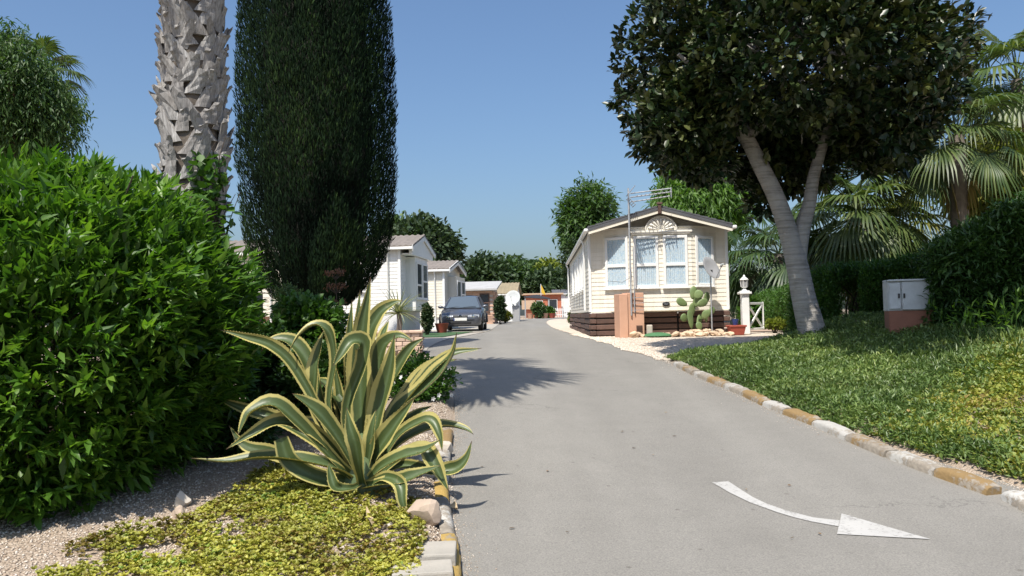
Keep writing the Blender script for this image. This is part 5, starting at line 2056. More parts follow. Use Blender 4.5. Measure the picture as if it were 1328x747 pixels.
MAT['far_dark'] = leaf_mat('far_tree_leaf', [(.025, .050, .022), (.040, .072, .030), (.065, .10, .042)], .6, .15)  # far leaf colours are lightened to stand in for distance haze
MAT['far_mid'] = leaf_mat('far_mid_leaf', [(.045, .085, .034), (.07, .125, .045), (.10, .16, .055)], .6, .2)
MAT['far_yellow'] = leaf_mat('far_yellow_leaf', [(.12, .16, .02), (.18, .22, .03), (.24, .27, .045)], .6, .3)
MAT['olive_leaf'] = leaf_mat('yellowing_leaf', [(.06, .085, .018), (.11, .13, .025), (.18, .17, .035)], .5, .3)
MAT['frond'] = leaf_mat('fan_palm_frond', [(.038, .070, .020), (.065, .105, .028), (.12, .155, .05)], .45, .22, spec=.45)
MAT['frond_dark'] = leaf_mat('dark_palm_frond', [(.022, .05, .018), (.038, .075, .024), (.07, .11, .035)], .45, .2)
MAT['frond_dry'] = leaf_mat('dry_palm_frond', [(.20, .15, .08), (.30, .23, .13), (.36, .30, .18)], .8, .15)
MAT['dead_flower'] = leaf_mat('dried_flower', [(.10, .045, .03), (.16, .075, .05), (.22, .11, .07)], .8, .1)
MAT['white_flower'] = simple('white_petal', (.82, .82, .80), (.76, .76, .72), 20, .6)
MAT['ficus_bark'] = bark_rings()
MAT['cypress_bark'] = simple('cypress_bark', (.16, .12, .09), (.10, .075, .055), 6, .9, .6, 22)
MAT['palm_core'] = simple('palm_trunk_fibre', (.15, .125, .10), (.08, .065, .05), 8, .95, .8, 25)
MAT['far_trunk'] = simple('palm_trunk_grey', (.22, .19, .16), (.14, .12, .10), 6, .95, .7, 18)


def boot_mat():
    t = NT('weathered_leaf_base')
    mp = t.n('ShaderNodeMapping')
    mp.inputs['Scale'].default_value = (60, 5, 60)
    t.l(t.co.outputs['Object'], mp.inputs['Vector'])
    fib = t.noise(1.0, 4, .65, mp.outputs[0])
    c = t.ramp(fib, [(.28, (.13, .122, .115)), (.5, (.31, .30, .285)), (.75, (.52, .51, .49))])
    oi = t.n('ShaderNodeObjectInfo').outputs['Random']
    c = t.mix(t.math('MULTIPLY', oi, .45), c, (.20, .175, .155))
    return t.done(t.bsdf(c, .9, t.bump(fib, .7, .01), 0, .2))


MAT['boot'] = boot_mat()


def limb(mb, pts, rads, n=9):
    S = catmull(pts, (len(pts) - 1) * 5)
    r_ = np.interp(np.linspace(0, 1, len(S)), np.linspace(0, 1, len(rads)), rads)
    mb.tube([Vector(p) for p in S], list(r_), n)


# big bush, left edge
bx, by = -3.78, 6.40
bush = thing('leafy_bush', 'big rounded bush of bright lance-shaped leaves at the left edge', 'bush', (bx, by, Tf(bx, by)))
tips, outs = [], []
rb = np.random.RandomState(31)
N = 10500
d = unit(rb.normal(0, 1, (N, 3)))
pw = 2.7
k = 1 / (np.abs(d[:, 0]) ** pw + np.abs(d[:, 1]) ** pw + np.abs(d[:, 2]) ** pw) ** (1 / pw)
lump = 1 + .10 * fbm(d[:, 0] * 3 + d[:, 2] * 2, d[:, 1] * 3 - d[:, 2] * 2.5, 2.1, 3)
dep = 1 - .42 * rb.rand(N) ** 1.5
rad = np.array((1.50, 1.55, 1.60))
p = d * (k * lump * dep)[:, None] * rad
o_ = unit(d / rad + np.array((0, 0, .25)))
TH = R(-16)                                          # the broad face looks towards the left of the camera
rot = np.array(((math.cos(TH), -math.sin(TH)), (math.sin(TH), math.cos(TH))))
p[:, :2] = p[:, :2] @ rot.T
o_[:, :2] = o_[:, :2] @ rot.T
p[:, 2] = np.where(p[:, 2] > 0, p[:, 2] * .90, p[:, 2])
c = np.array((bx, by, 1.40))
p = p + c
sx = np.clip((p[:, 0] - (bx + .1)) / 1.6, 0, 1)      # the top falls away on the road side
p[:, 2] -= np.where(p[:, 2] > 1.6, (p[:, 2] - 1.6) * .30 * sx ** 2.2, 0)
low = np.clip((1.25 - p[:, 2]) / 1.1, 0, 1)          # the skirt draws in towards the ground there
p[:, 0] -= np.where(p[:, 0] > bx, (p[:, 0] - bx) * .34 * low, 0)
gz = T(p[:, 0], p[:, 1])
ok = p[:, 2] > gz + .03
p, o_ = p[ok], o_[ok]
foliage('foliage', spray(p, o_, 8, .024, .112, TPL_LANCE, droop=.12, outw=1.0, rand=.62, seed=5, wid=.95, sz_var=.5, clump_var=.6), MAT['bush_leaf'], bush, bush.location, 'stuff')
# the outermost leaves one by one
vm = []
for i in range(5):
    v, f, r_ = leaves(np.zeros((1, 3)), np.array([(0, 1.0, 0)]), .135, TPL_LANCE, up=np.array([(0, 0, 1.0)]), wid=1.1, rnd=np.array([.35 + .15 * i]))
    vm.append(np_mesh('leaf', v, f, MAT['bush_leaf'], r_))
front = np.where((p[:, 1] < by - .5) & (p[:, 0] > -4.2) & (dep[ok] > .93))[0]
for i in rb.choice(front, 48, replace=False):
    for q in range(6):
        o = link_mesh('leaf', vm[(i + q) % 5], bush)
        dd = Vector(o_[i]) * .5 + Vector(rb.normal(0, .7, 3)) + Vector((0, -.25, .0))
        o.rotation_euler = (dd.to_track_quat('Y', 'Z').to_matrix() @ Matrix.Rotation(rb.uniform(-.5, .5), 3, 'Y')).to_euler()
        o.location = Vector(p[i]) + Vector(o_[i]) * .07 - bush.location
st = MB()
for i in range(26):
    a = rb.uniform(0, 6.28)
    r0 = rb.uniform(.05, .6)
    e = Vector((1.2 * math.cos(a) * rb.uniform(.4, 1), 1.0 * math.sin(a) * rb.uniform(.4, 1), rb.uniform(1.2, 2.4)))
    limb(st, [(r0 * math.cos(a), r0 * math.sin(a), -.05), tuple(e * .5 + Vector((0, 0, .15))), tuple(e)], [.022, .016, .006], 6)
st.build('stems', MAT['twig'], bush, smooth=60)

# cypress
cy = thing('cypress', 'tall dark columnar cypress rising behind the agave', 'cypress', (-4.08, 17.0, Tf(-4.08, 17.0)))
rc = np.random.RandomState(5)
N = 150000
z = rc.uniform(1.0, 10.9, N)
th = rc.uniform(0, 2 * math.pi, N)
pr = np.interp(z, [1.0, 1.5, 2.4, 4.2, 6.0, 7.4, 8.6, 10.0, 10.9], [.75, 1.08, 1.40, 1.56, 1.52, 1.44, 1.25, .60, .05])
# upright plumes: many pointed bundles pressed to the column, each bulging out towards its middle
nP = 300
pth, pz0, pl_ = rc.uniform(0, 2 * math.pi, nP), rc.uniform(.8, 9.5, nP), rc.uniform(.9, 2.2, nP)
bulge = np.full(N, -.18)
for a_, z0_, l_ in zip(pth, pz0, pl_):
    da = np.abs((th - a_ + math.pi) % (2 * math.pi) - math.pi) * pr
    u_ = (z - z0_) / l_
    wdt = .36 * np.sqrt(np.clip(4 * u_ * (1 - u_) * (1.25 - .7 * u_), 0, 1))
    hh_ = np.where((u_ > 0) & (u_ < 1), .29 * np.sqrt(np.clip(1 - (da / np.maximum(wdt, 1e-3)) ** 2, 0, 1)) * np.minimum(1, 3 * u_), -1)
    bulge = np.maximum(bulge, hh_ - .16)
dp = 1 - .30 * rc.rand(N) ** 1.6
rr_ = (pr + bulge) * dp
P = np.stack([np.cos(th) * rr_, np.sin(th) * rr_, z], -1)
D = np.stack([np.cos(th) * .36, np.sin(th) * .36, np.ones(N)], -1) + rc.normal(0, .22, (N, 3))
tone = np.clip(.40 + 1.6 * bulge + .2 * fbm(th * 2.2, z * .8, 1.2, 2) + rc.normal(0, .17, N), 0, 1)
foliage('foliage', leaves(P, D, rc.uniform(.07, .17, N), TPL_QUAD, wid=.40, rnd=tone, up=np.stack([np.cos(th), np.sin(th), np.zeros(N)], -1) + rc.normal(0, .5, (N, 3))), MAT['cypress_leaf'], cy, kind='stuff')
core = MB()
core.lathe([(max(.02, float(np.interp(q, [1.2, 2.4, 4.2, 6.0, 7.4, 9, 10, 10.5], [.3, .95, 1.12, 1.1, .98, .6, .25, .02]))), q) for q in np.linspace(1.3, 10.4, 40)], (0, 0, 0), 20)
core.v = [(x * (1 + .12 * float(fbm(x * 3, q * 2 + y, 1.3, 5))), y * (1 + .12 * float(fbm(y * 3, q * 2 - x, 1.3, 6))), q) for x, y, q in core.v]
core.build('dark_twig_core', MAT['dark_twig_core'], cy)  # solid dark core added so no sky leaks through the foliage
mb = MB()
limb(mb, [(0, 0, -.1), (.03, .02, 3), (0, 0, 7), (0, 0, 10.2)], [.24, .20, .12, .03])
for i in range(14):
    a, zz = rc.uniform(0, 6.28), rc.uniform(.8, 6)
    limb(mb, [(0, 0, zz), (.45 * math.cos(a), .45 * math.sin(a), zz + .35), (.8 * math.cos(a), .8 * math.sin(a), zz + 1.3)], [.06, .04, .012], 6)
mb.build('trunk', MAT['cypress_bark'], cy, smooth=60)


# ------------------------------------------------------------------ palms
def frond_mesh(elev, lp, Rf, nseg, seed, m, droop=.35, span=130):
    """fan frond: petiole leaving the origin along +x at the given elevation; V-folded segments round a hub"""
    q = np.random.RandomState(seed)
    e = R(elev)
    n = 8
    path = []
    for i in range(n + 1):
        u = i / n
        ang = e - u * u * (.35 if elev > -20 else .15)
        path.append((0, 0, 0) if i == 0 else tuple(np.array(path[-1]) + np.array((math.cos(ang), 0, math.sin(ang))) * lp / n))
    hub = np.array(path[-1])
    t = np.array((math.cos(e - .45), 0, math.sin(e - .45)))
    s = np.array((0, 1.0, 0))
    nrm = np.cross(t, s)
    V, Fs, rd = [], [], []
    dth = R(span * 2) / nseg
    for i in range(nseg):
        th = -R(span) + (i + .5) * dth
        L = Rf * (.62 + .38 * math.cos(th * .62)) * q.uniform(.92, 1.06)
        dr = math.cos(th) * t + math.sin(th) * s
        sd = -math.sin(th) * t + math.cos(th) * s
        bend = q.uniform(.8, 1.35) * droop

        def pt(u, w, fold=0):
            c_ = hub + dr * L * u * (1 - .12 * u * u * bend * 2) + np.array((0, 0, -1.0)) * bend * L * u ** 2.6 + nrm * (.10 * L * abs(math.sin(th)) * u)
            return c_ + sd * w + nrm * fold
        w1 = L * .50 * dth * .5
        b_ = len(V)
        V += [pt(.02, 0), pt(.5, -w1, .012), pt(.5, 0, -.012), pt(.5, w1, .012), pt(.78, -w1 * .55, .006), pt(.78, w1 * .55, .006), pt(1, 0)]
        rd += [q.rand()] * 7
        Fs += [(b_, b_ + 2, b_ + 1), (b_, b_ + 3, b_ + 2), (b_ + 1, b_ + 2, b_ + 4), (b_ + 2, b_ + 3, b_ + 5), (b_ + 2, b_ + 5, b_ + 4), (b_ + 4, b_ + 5, b_ + 6)]
    # petiole as a flat tapering strap
    for i in range(n):
        a, c_ = np.array(path[i]), np.array(path[i + 1])
        w0, w1 = .035 * (1 - .6 * i / n), .035 * (1 - .6 * (i + 1) / n)
        b_ = len(V)
        V += [a - s * w0, a + s * w0, c_ + s * w1, c_ - s * w1, a - nrm * .02, c_ - nrm * .02]
        rd += [.9] * 6
        Fs += [(b_, b_ + 1, b_ + 2), (b_, b_ + 2, b_ + 3), (b_, b_ + 4, b_ + 1), (b_ + 3, b_ + 2, b_ + 5), (b_, b_ + 3, b_ + 5), (b_, b_ + 5, b_ + 4), (b_ + 1, b_ + 4, b_ + 5), (b_ + 1, b_ + 5, b_ + 2)]
    return np_mesh('frond', V, Fs, m, rd)


def fan_palm(loc, h, r_tr, label, lp=1.1, Rf=1.0, n=26, nseg=34, mats=('frond', 'frond_dry'), lean=(0, 0), emin=-55, dry=5, seed=0, trunk_mat='far_trunk', group=None, name='fan_palm'):
    q = np.random.RandomState(seed)
    t = thing(name, label, 'palm', loc, 0, group)
    mb = MB()
    hh = np.linspace(0, 1, 40)
    prof = [r_tr * (1.25 - .35 * u ** .5) * (1 + (.07 if i % 2 else -.05)) for i, u in enumerate(hh)]
    mb.tube([(lean[0] * u * u, lean[1] * u * u, h * u - .1) for u in hh], prof, 12)
    mb.build('trunk', MAT[trunk_mat], t, smooth=25)
    cls = [75, 55, 35, 15, -8, -30, -50]
    ms = [frond_mesh(e, lp * q.uniform(.9, 1.1), Rf * q.uniform(.92, 1.08), nseg, seed * 10 + i, MAT[mats[0]], .30 + .06 * i) for i, e in enumerate(cls)]
    top = Vector((lean[0], lean[1], h - .12))
    for i in range(n):
        u = i / (n - 1)
        e = 80 - (80 - emin) * u ** .8
        j = int(np.argmin([abs(c_ - e) for c_ in cls]))
        o = link_mesh('frond', ms[j], t)
        o.location = top + Vector((0, 0, .15 * (1 - u) - .1))
        o.rotation_euler = (q.uniform(-.12, .12), q.uniform(-.1, .1), i * 2.39996 + q.uniform(-.2, .2))
        s_ = q.uniform(.85, 1.12)
        o.scale = (s_, s_, s_)
    if dry:
        md = frond_mesh(-72, lp * .8, Rf * .85, max(14, nseg // 2), seed + 77, MAT[mats[1]], .5, 100)
        for i in range(dry):
            o = link_mesh('dry_frond', md, t)
            o.location = top + Vector((0, 0, -.25 - .1 * i / dry))
            o.rotation_euler = (0, q.uniform(-.1, .2), i * 2.6 + q.uniform(-.3, .3))
    return t


# the big palm on the left: trunk wrapped in old leaf bases, crown above the picture
PX, PY = at(252, 200, 8.2).x, 8.2
pz = Tf(PX, PY)
palm = fan_palm((PX, PY, pz), 8.7, .27, 'tall palm with a thick trunk of criss-crossed grey leaf bases behind the big bush', 1.55, 1.45, 21, 26, ('frond', 'frond_dry'), (-.05, 0), -35, 3, 3, 'palm_core')


def boot_mesh(sl, seed):
    q = random.Random(seed)
    mb = MB()
    rows = 6
    V = []
    L, w = q.uniform(.22, .30), q.uniform(.15, .20)
    for i in range(rows):
        u = i / (rows - 1)
        wd = w * (1 - .42 * u) * (1 + q.uniform(-.06, .06))
        cx0 = sl * L * u * .62
        out = .010 + .030 * u ** 1.3 + (.014 * u ** 7)
        th = .034 * (1 - .55 * u)
        jag = q.uniform(-.03, .03) if i == rows - 1 else 0
        for x, o_ in ((-wd / 2, -.014), (-wd * .2, .006), (wd * .2, .006), (wd / 2, -.014)):
            V.append((cx0 + x, L * u * .85 + (jag if x < 0 else -jag) + (q.uniform(-.02, .02) if i == rows - 1 else 0), out + o_ + q.uniform(-.004, .004)))
        for x in (wd / 2, -wd / 2):
            V.append((cx0 + x * .9, L * u * .85, out - th))
    Fs = [(i * 6 + k, i * 6 + (k + 1) % 6, i * 6 + 6 + (k + 1) % 6, i * 6 + 6 + k) for i in range(rows - 1) for k in range(6)]
    Fs += [tuple(reversed(range(6))), tuple((rows - 1) * 6 + k for k in range(6))]
    mb.add(V, Fs)
    me = bpy.data.meshes.new('leaf_base')
    me.from_pydata(mb.v, [], mb.f)
    bm = bmesh.new()
    bm.from_mesh(me)
    bmesh.ops.recalc_face_normals(bm, faces=bm.faces)
    bm.to_mesh(me)
    bm.free()
    me.materials.append(MAT['boot'])
    return me


bts = [boot_mesh(s_, i) for i, s_ in enumerate((-.85, -.6, .6, .85, -.75, .75, -.4, .45))]
rq = random.Random(4)
cnt = 0
z = 2.15
row = 0
while z < 5.6 and cnt < 296:
    nb = 10
    for k in range(nb):
        a = 2 * math.pi * (k + .5 * (row % 2)) / nb + rq.uniform(-.12, .12)
        rr = .300 - .008 * (z - 1)
        o = link_mesh('leaf_base', bts[(0, 2, 1, 3, 4, 5, 6, 7)[(row + k + rq.randint(0, 1)) % 8]], palm)
        nrm = Vector((math.cos(a), math.sin(a), 0))
        tg = Vector((-math.sin(a), math.cos(a), 0))
        mt = Matrix((tg, Vector((0, 0, 1)), nrm)).transposed()
        mt = mt @ Matrix.Rotation(rq.uniform(-.22, .22), 3, 'Z')
        o.rotation_euler = mt.to_euler()
        s_ = rq.uniform(.85, 1.2)
        o.scale = (s_, s_, s_ * rq.uniform(.9, 1.3))
        o.location = nrm * (rr + rq.uniform(-.012, .02)) + Vector((0, 0, z + rq.uniform(-.04, .04)))
        cnt += 1
    z += .118
    row += 1
# creeper on the right flank of the trunk
iv = thing('creeper', 'thin creeper with broad leaves climbing the right side of the palm trunk', 'creeper', (PX + .22, PY - .25, pz))
tp = np.stack([rs.normal(.02, .09, 70), rs.normal(-.05, .07, 70), rs.uniform(1.9, 2.75, 70)], -1)
foliage('foliage', spray(tp, np.tile((.3, -.8, .2), (70, 1)), 3, .03, .10, TPL_OVAL, droop=-.3, seed=2, wid=1.5), MAT['hedge_leaf'], iv)
mb = MB()
for i in range(16):
    x0, z0 = rs.uniform(-.05, .2), rs.uniform(1.6, 2.4)
    limb(mb, [(x0, 0, z0), (x0 + rs.normal(0, .08), -.05, z0 + .3), (x0 + .06 + rs.normal(0, .1), -.02, z0 + .6)], [.007, .005, .003], 5)
mb.build('stems', MAT['twig'], iv)

# palms on the right
p = at(1243, 250, 18.0)
fan_palm((p.x, p.y, 1.3), 4.25, .19, 'fan palm with a bare grey trunk rising above the near right hedge', 1.0, 1.0, 26, 40, seed=11, emin=-30, dry=2)
p = at(1112, 320, 19.0)
fan_palm((p.x, p.y, 1.2), 2.75, .22, 'low fan palm with drooping crown right of the round tree trunk', 1.0, 1.2, 32, 40, ('frond', 'frond_dry'), seed=12, emin=-40, dry=3)
p = at(1152, 300, 23)
fan_palm((p.x, p.y, 1.2), 2.7, .17, 'sunlit yellowish fan palm peeping behind the low drooping palm', 1.0, 1.0, 20, 28, ('olive_leaf', 'frond_dry'), seed=13, emin=-40, dry=2)
for i, (px, py, yy_, hh, lab) in enumerate([(1010, 345, 30, 2.6, 'feathery palm clump between the home and the round tree'), (968, 365, 36, 2.6, 'smaller palm at the right corner of the holiday home'), (1318, 90, 24, 7.3, 'tall palm crown at the upper right edge behind the round tree')]):
    p = at(px, py, yy_)
    fan_palm((p.x, p.y, 1.2), hh, .18, lab, 1.35, 1.35, 26, 30, ('frond_dark' if i < 2 else 'frond', 'frond_dry'), seed=20 + i, emin=-45, dry=3)
p = at(40, 75, 23)
fan_palm((p.x, p.y, 1.2), 7.75, .18, 'fan palm crown showing above the feathery tree at the far left', 1.0, .85, 26, 30, seed=31, emin=-40, dry=2)

# ------------------------------------------------------------------ round glossy tree
FY = 14.0
fb = gp(1056, 434)
ft = thing('round_tree', 'round dense dark leaved tree with a forked pale trunk on the green bed', 'tree', (fb.x, fb.y, fb.z - .05))
FYc = fb.y
tx_ = lambda px, py, dy=0: tuple(Vector(at(px, py, FYc + dy)) - ft.location)
mb = MB()
limb(mb, [tx_(1058, 452), tx_(1052, 425), tx_(1042, 385), tx_(1034, 345), tx_(1022, 300), tx_(1006, 255), tx_(985, 212), tx_(968, 178), tx_(950, 140, .1)], [.31, .235, .205, .19, .165, .15, .14, .125, .11], 14)
mb.build('trunk', MAT['ficus_bark'], ft, smooth=70)
mb = MB()
limb(mb, [tx_(1036, 345), tx_(1040, 300), tx_(1050, 262), tx_(1056, 225), tx_(1075, 165, .1)], [.12, .135, .115, .10, .08], 12)
mb.build('limb', MAT['ficus_bark'], ft, smooth=70)
mb = MB()
rl = np.random.RandomState(8)
crown_c = np.array(tx_(1034, 80, .1))
limb(mb, [tx_(968, 180), tx_(930, 120, -.3), tx_(880, 70, -.6)], [.13, .09, .03], 8)
limb(mb, [tx_(968, 178), tx_(1000, 150, -.2), tx_(1030, 110, -.5)], [.10, .07, .03], 8)
limb(mb, [tx_(950, 142), tx_(945, 80), tx_(960, 20)], [.13, .09, .03], 8)
limb(mb, [tx_(1072, 168), tx_(1120, 120, -.3), tx_(1180, 80, -.6)], [.10, .08, .03], 8)
limb(mb, [tx_(1072, 168), tx_(1090, 100, .4), tx_(1100, 30, .6)], [.10, .08, .03], 8)
for i in range(46):
    d_ = unit(rl.normal(0, 1, (1, 3)))[0]
    a = crown_c + d_ * np.array((1.3, 1.3, .9)) * rl.uniform(.2, .8)
    e = crown_c + d_ * np.array((2.2, 2.1, 1.5))
    limb(mb, [tuple(a), tuple((a + e) / 2 + rl.normal(0, .15, 3)), tuple(e)], [.045, .03, .008], 6)
mb.build('branches', MAT['ficus_bark'], ft, smooth=70)
tips, outs = crown_tips(crown_c, (3.05, 2.9, 2.2), 5200, 6, .50, .24)
# lower lobes read off the photograph: left skirt, middle hollow over the fork
keep = np.ones(len(tips), bool)
wp = tips + np.array(ft.location)
t2, o2 = crown_tips(tx_(885, 158, -.2), (.85, 1.1, .88), 620, 12, .7, .2)
t3, o3 = crown_tips(tx_(1150, 160, -.2), (1.05, 1.2, .80), 650, 13, .7, .2)
t4, o4 = crown_tips(tx_(985, 262, .5), (.28, .3, .42), 40, 14, .9, .2)
t5, o5 = crown_tips(tx_(912, 208, .0), (.50, .6, .46), 200, 15, .9, .2)
fx0, fx1, fz = tx_(932, 190)[0], tx_(1092, 190)[0], tx_(1040, 178)[2]
keep &= ~((tips[:, 2] < fz) & (tips[:, 0] > fx0) & (tips[:, 0] < fx1) & (tips[:, 1] < .9) & (rl.rand(len(tips)) < .93))
keep &= ~((tips[:, 2] < tx_(1040, 190)[2]) & (np.abs(tips[:, 0] - tx_(1035, 200)[0]) < 1.2) & (rl.rand(len(tips)) < .35))
t6, o6 = crown_tips(tx_(1015, 205, 1.0), (1.35, .9, .80), 700, 16, .8, .2)
tips = np.concatenate([tips[keep], t2, t3, t4, t5, t6])
outs = np.concatenate([outs[keep], o2, o3, o4, o5, o6])
wx = (tips[:, 0] + ft.location.x) / (tips[:, 1] + ft.location.y)
wz = (tips[:, 2] + ft.location.z - CAM_Z) / (tips[:, 1] + ft.location.y)
yk = [260, 200, 130, 40, -200]
lim = np.interp(wz, [at(1200, q, 1.0).z - CAM_Z for q in yk], [at(x_, q, 1.0).x for x_, q in zip((1150, 1192, 1250, 1272, 1260), yk)])
kk = wx < lim - .002
tips, outs = tips[kk], outs[kk]
foliage('foliage', spray(tips, outs, 8, .040, .150, TPL_OVAL, droop=.18, outw=.80, rand=.85, seed=9, wid=.95, clump_var=.75), MAT['ficus_leaf'], ft, kind='stuff')

# ------------------------------------------------------------------ other trees
def tree(name, label, px, pyc, Yd, rxp, rzp, m, n=1500, per=8, size=.28, tpl=TPL_LANCE, droop=-.2, group=None, seed=0, rsp=.16, lump=.30, depth=.6, base=1.2, outw=.7, wid=1.0, ry=None, tr=.16, rand=.7):
    c_ = at(px, pyc, Yd)
    k = Yd / F_PX
    t = thing(name, label, 'tree', (c_.x, c_.y, base), 0, group)
    cz = c_.z - base
    tp, ou = crown_tips((0, 0, cz), (rxp * k, ry or rxp * k, rzp * k), n, seed, depth, lump)
    tp = tp[tp[:, 2] > .15]
    ou = ou[:len(tp)] if len(ou) != len(tp) else ou
    foliage('crown', spray(tp, ou, per, rsp, size, tpl, droop=droop, outw=outw, rand=rand, seed=seed, wid=wid), m, t, kind='stuff')
    mb = MB()
    q = np.random.RandomState(seed)
    limb(mb, [(0, 0, -.2), (.1, .05, cz * .45), (0, 0, cz * .8), (0, 0, cz + rzp * k * .5)], [tr * 1.3, tr, tr * .75, tr * .25])
    for i in range(12):
        d_ = unit(q.normal(0, 1, (1, 3)))[0]
        d_[2] = abs(d_[2]) * .7
        e = np.array((0, 0, cz)) + d_ * np.array((rxp * k, rxp * k, rzp * k)) * .8
        limb(mb, [(0, 0, cz * q.uniform(.5, .85)), tuple(np.array((0, 0, cz * .9)) * .5 + e * .5), tuple(e)], [tr * .5, tr * .3, tr * .08], 6)
    mb.build('trunk', MAT['bark'], t, smooth=60)
    return t


tree('feathery_tree', 'feathery drooping tree standing behind the big bush at the far left', 16, 140, 19, 78, 98, MAT['willow_dark'], 2600, 9, .16, TPL_LANCE, -1.1, None, 41, .14, .25, .6, outw=.4, wid=.8)
tree('feathery_tree', 'bright feathery tree directly behind the cream holiday home roof', 903, 275, 39, 72, 66, MAT['willow_leaf'], 2600, 9, .34, TPL_LANCE, -1.1, None, 42, .22, .30, .55, outw=.45, wid=.8)
tree('feathery_tree', 'loose green tree left of the holiday home roof, beyond its far end', 757, 292, 50, 40, 50, MAT['willow_dark'], 1300, 9, .42, TPL_LANCE, -.5, None, 43, .26, .35, .7, wid=.9)
tree('feathery_tree', 'dark lower tree trunk side growth beside the far end of the home', 750, 345, 48, 16, 26, MAT['far_dark'], 500, 8, .35, TPL_LANCE, -.4, None, 44, .2, .3, .7)
tree('leafy_tree', 'yellowing loose tree behind the tall palm at the right edge', 1290, 235, 21, 62, 62, MAT['olive_leaf'], 1200, 8, .20, TPL_OVAL, -.3, None, 45, .16, .35, .7)
tree('leafy_tree', 'green tree filling the gap behind the near right hedge', 1345, 190, 26, 60, 80, MAT['hedge_leaf'], 1300, 8, .26, TPL_OVAL, -.3, None, 46, .2, .3, .7)
tree('dense_tree', 'dark dense round tree standing behind the white caravans', 548, 322, 70, 47, 38, MAT['far_dark'], 1700, 8, .50, TPL_OVAL, -.2, None, 51, .3, .25, .6)
tree('dense_tree', 'lighter green tree top showing left behind the dark round tree', 518, 312, 82, 26, 26, MAT['far_mid'], 700, 8, .55, TPL_OVAL, -.2, None, 52, .35, .3, .7)
tree('dense_tree', 'dark tree behind the brick shed roof', 628, 366, 95, 36, 29, MAT['far_dark'], 1400, 8, .60, TPL_OVAL, -.2, None, 53, .38, .25, .6)
tree('dense_tree', 'mid green tree between the dark shed tree and the far palms', 662, 366, 102, 26, 25, MAT['far_mid'], 1100, 8, .6, TPL_OVAL, -.2, None, 54, .4, .3, .6)
tree('dense_tree', 'broad dark tree behind the orange house', 712, 380, 97, 34, 24, MAT['far_dark'], 1300, 8, .6, TPL_OVAL, -.2, None, 55, .4, .25, .6)
tree('dense_tree', 'yellow green tree above the orange house', 714, 362, 108, 17, 18, MAT['far_yellow'], 800, 8, .6, TPL_OVAL, -.2, None, 56, .4, .3, .6)
tree('dense_tree', 'green tree between the far palms and the yellow green tree', 692, 368, 110, 24, 20, MAT['far_mid'], 900, 8, .6, TPL_OVAL, -.2, None, 57, .4, .3, .6)
tree('dense_tree', 'low dark shrubby tree at the end of the road under the yellow green tree', 735, 385, 92, 22, 20, MAT['far_dark'], 800, 8, .55, TPL_OVAL, -.2, None, 58, .38, .3, .6)
for i, (px, py, yy_, lab) in enumerate([(668, 345, 112, 'taller of the far palms above the white store'), (690, 352, 116, 'far palm in the middle above the orange house'), (705, 356, 118, 'far palm nearest the yellow green tree')]):
    p = at(px, py, yy_)
    fan_palm((p.x, p.y, 1.45), p.z - 1.45, .3, lab, 1.6, 1.8, 18, 16, ('frond_dark', 'frond_dry'), seed=60 + i, emin=-40, dry=2)

# unseen tree added beyond the right edge to throw shade on the meter cabinet
t = thing('added_shade_tree', 'unseen broadleaf tree added beyond the right edge to shade the meter cabinet', 'tree', (8.3, 7.6, Tf(8.3, 7.6)))
tp, ou = crown_tips((-3.6, .7, 7.6), (1.5, 1.5, 1.0), 480, 77, .7, .3)
foliage('crown', spray(tp, ou, 8, .14, .20, TPL_OVAL, seed=77, wid=1.1), MAT['hedge_leaf'], t, kind='stuff')
mb = MB()
limb(mb, [(0, 0, -.2), (.05, 0, 2.5), (-.3, .1, 4.6), (-1.8, .4, 6.4), (-3.2, .6, 7.8)], [.26, .2, .17, .12, .04])
for i in range(12):
    a = i * 2.4
    limb(mb, [(-1.3 - .14 * i, .3, 5.8 + .12 * i), (-3.2 + .6 * math.cos(a), .6 + .5 * math.sin(a), 7.2), (-3.6 + 1.2 * math.cos(a), .7 + 1.2 * math.sin(a), 7.8)], [.07, .05, .015], 6)
mb.build('trunk', MAT['bark'], t, smooth=60)

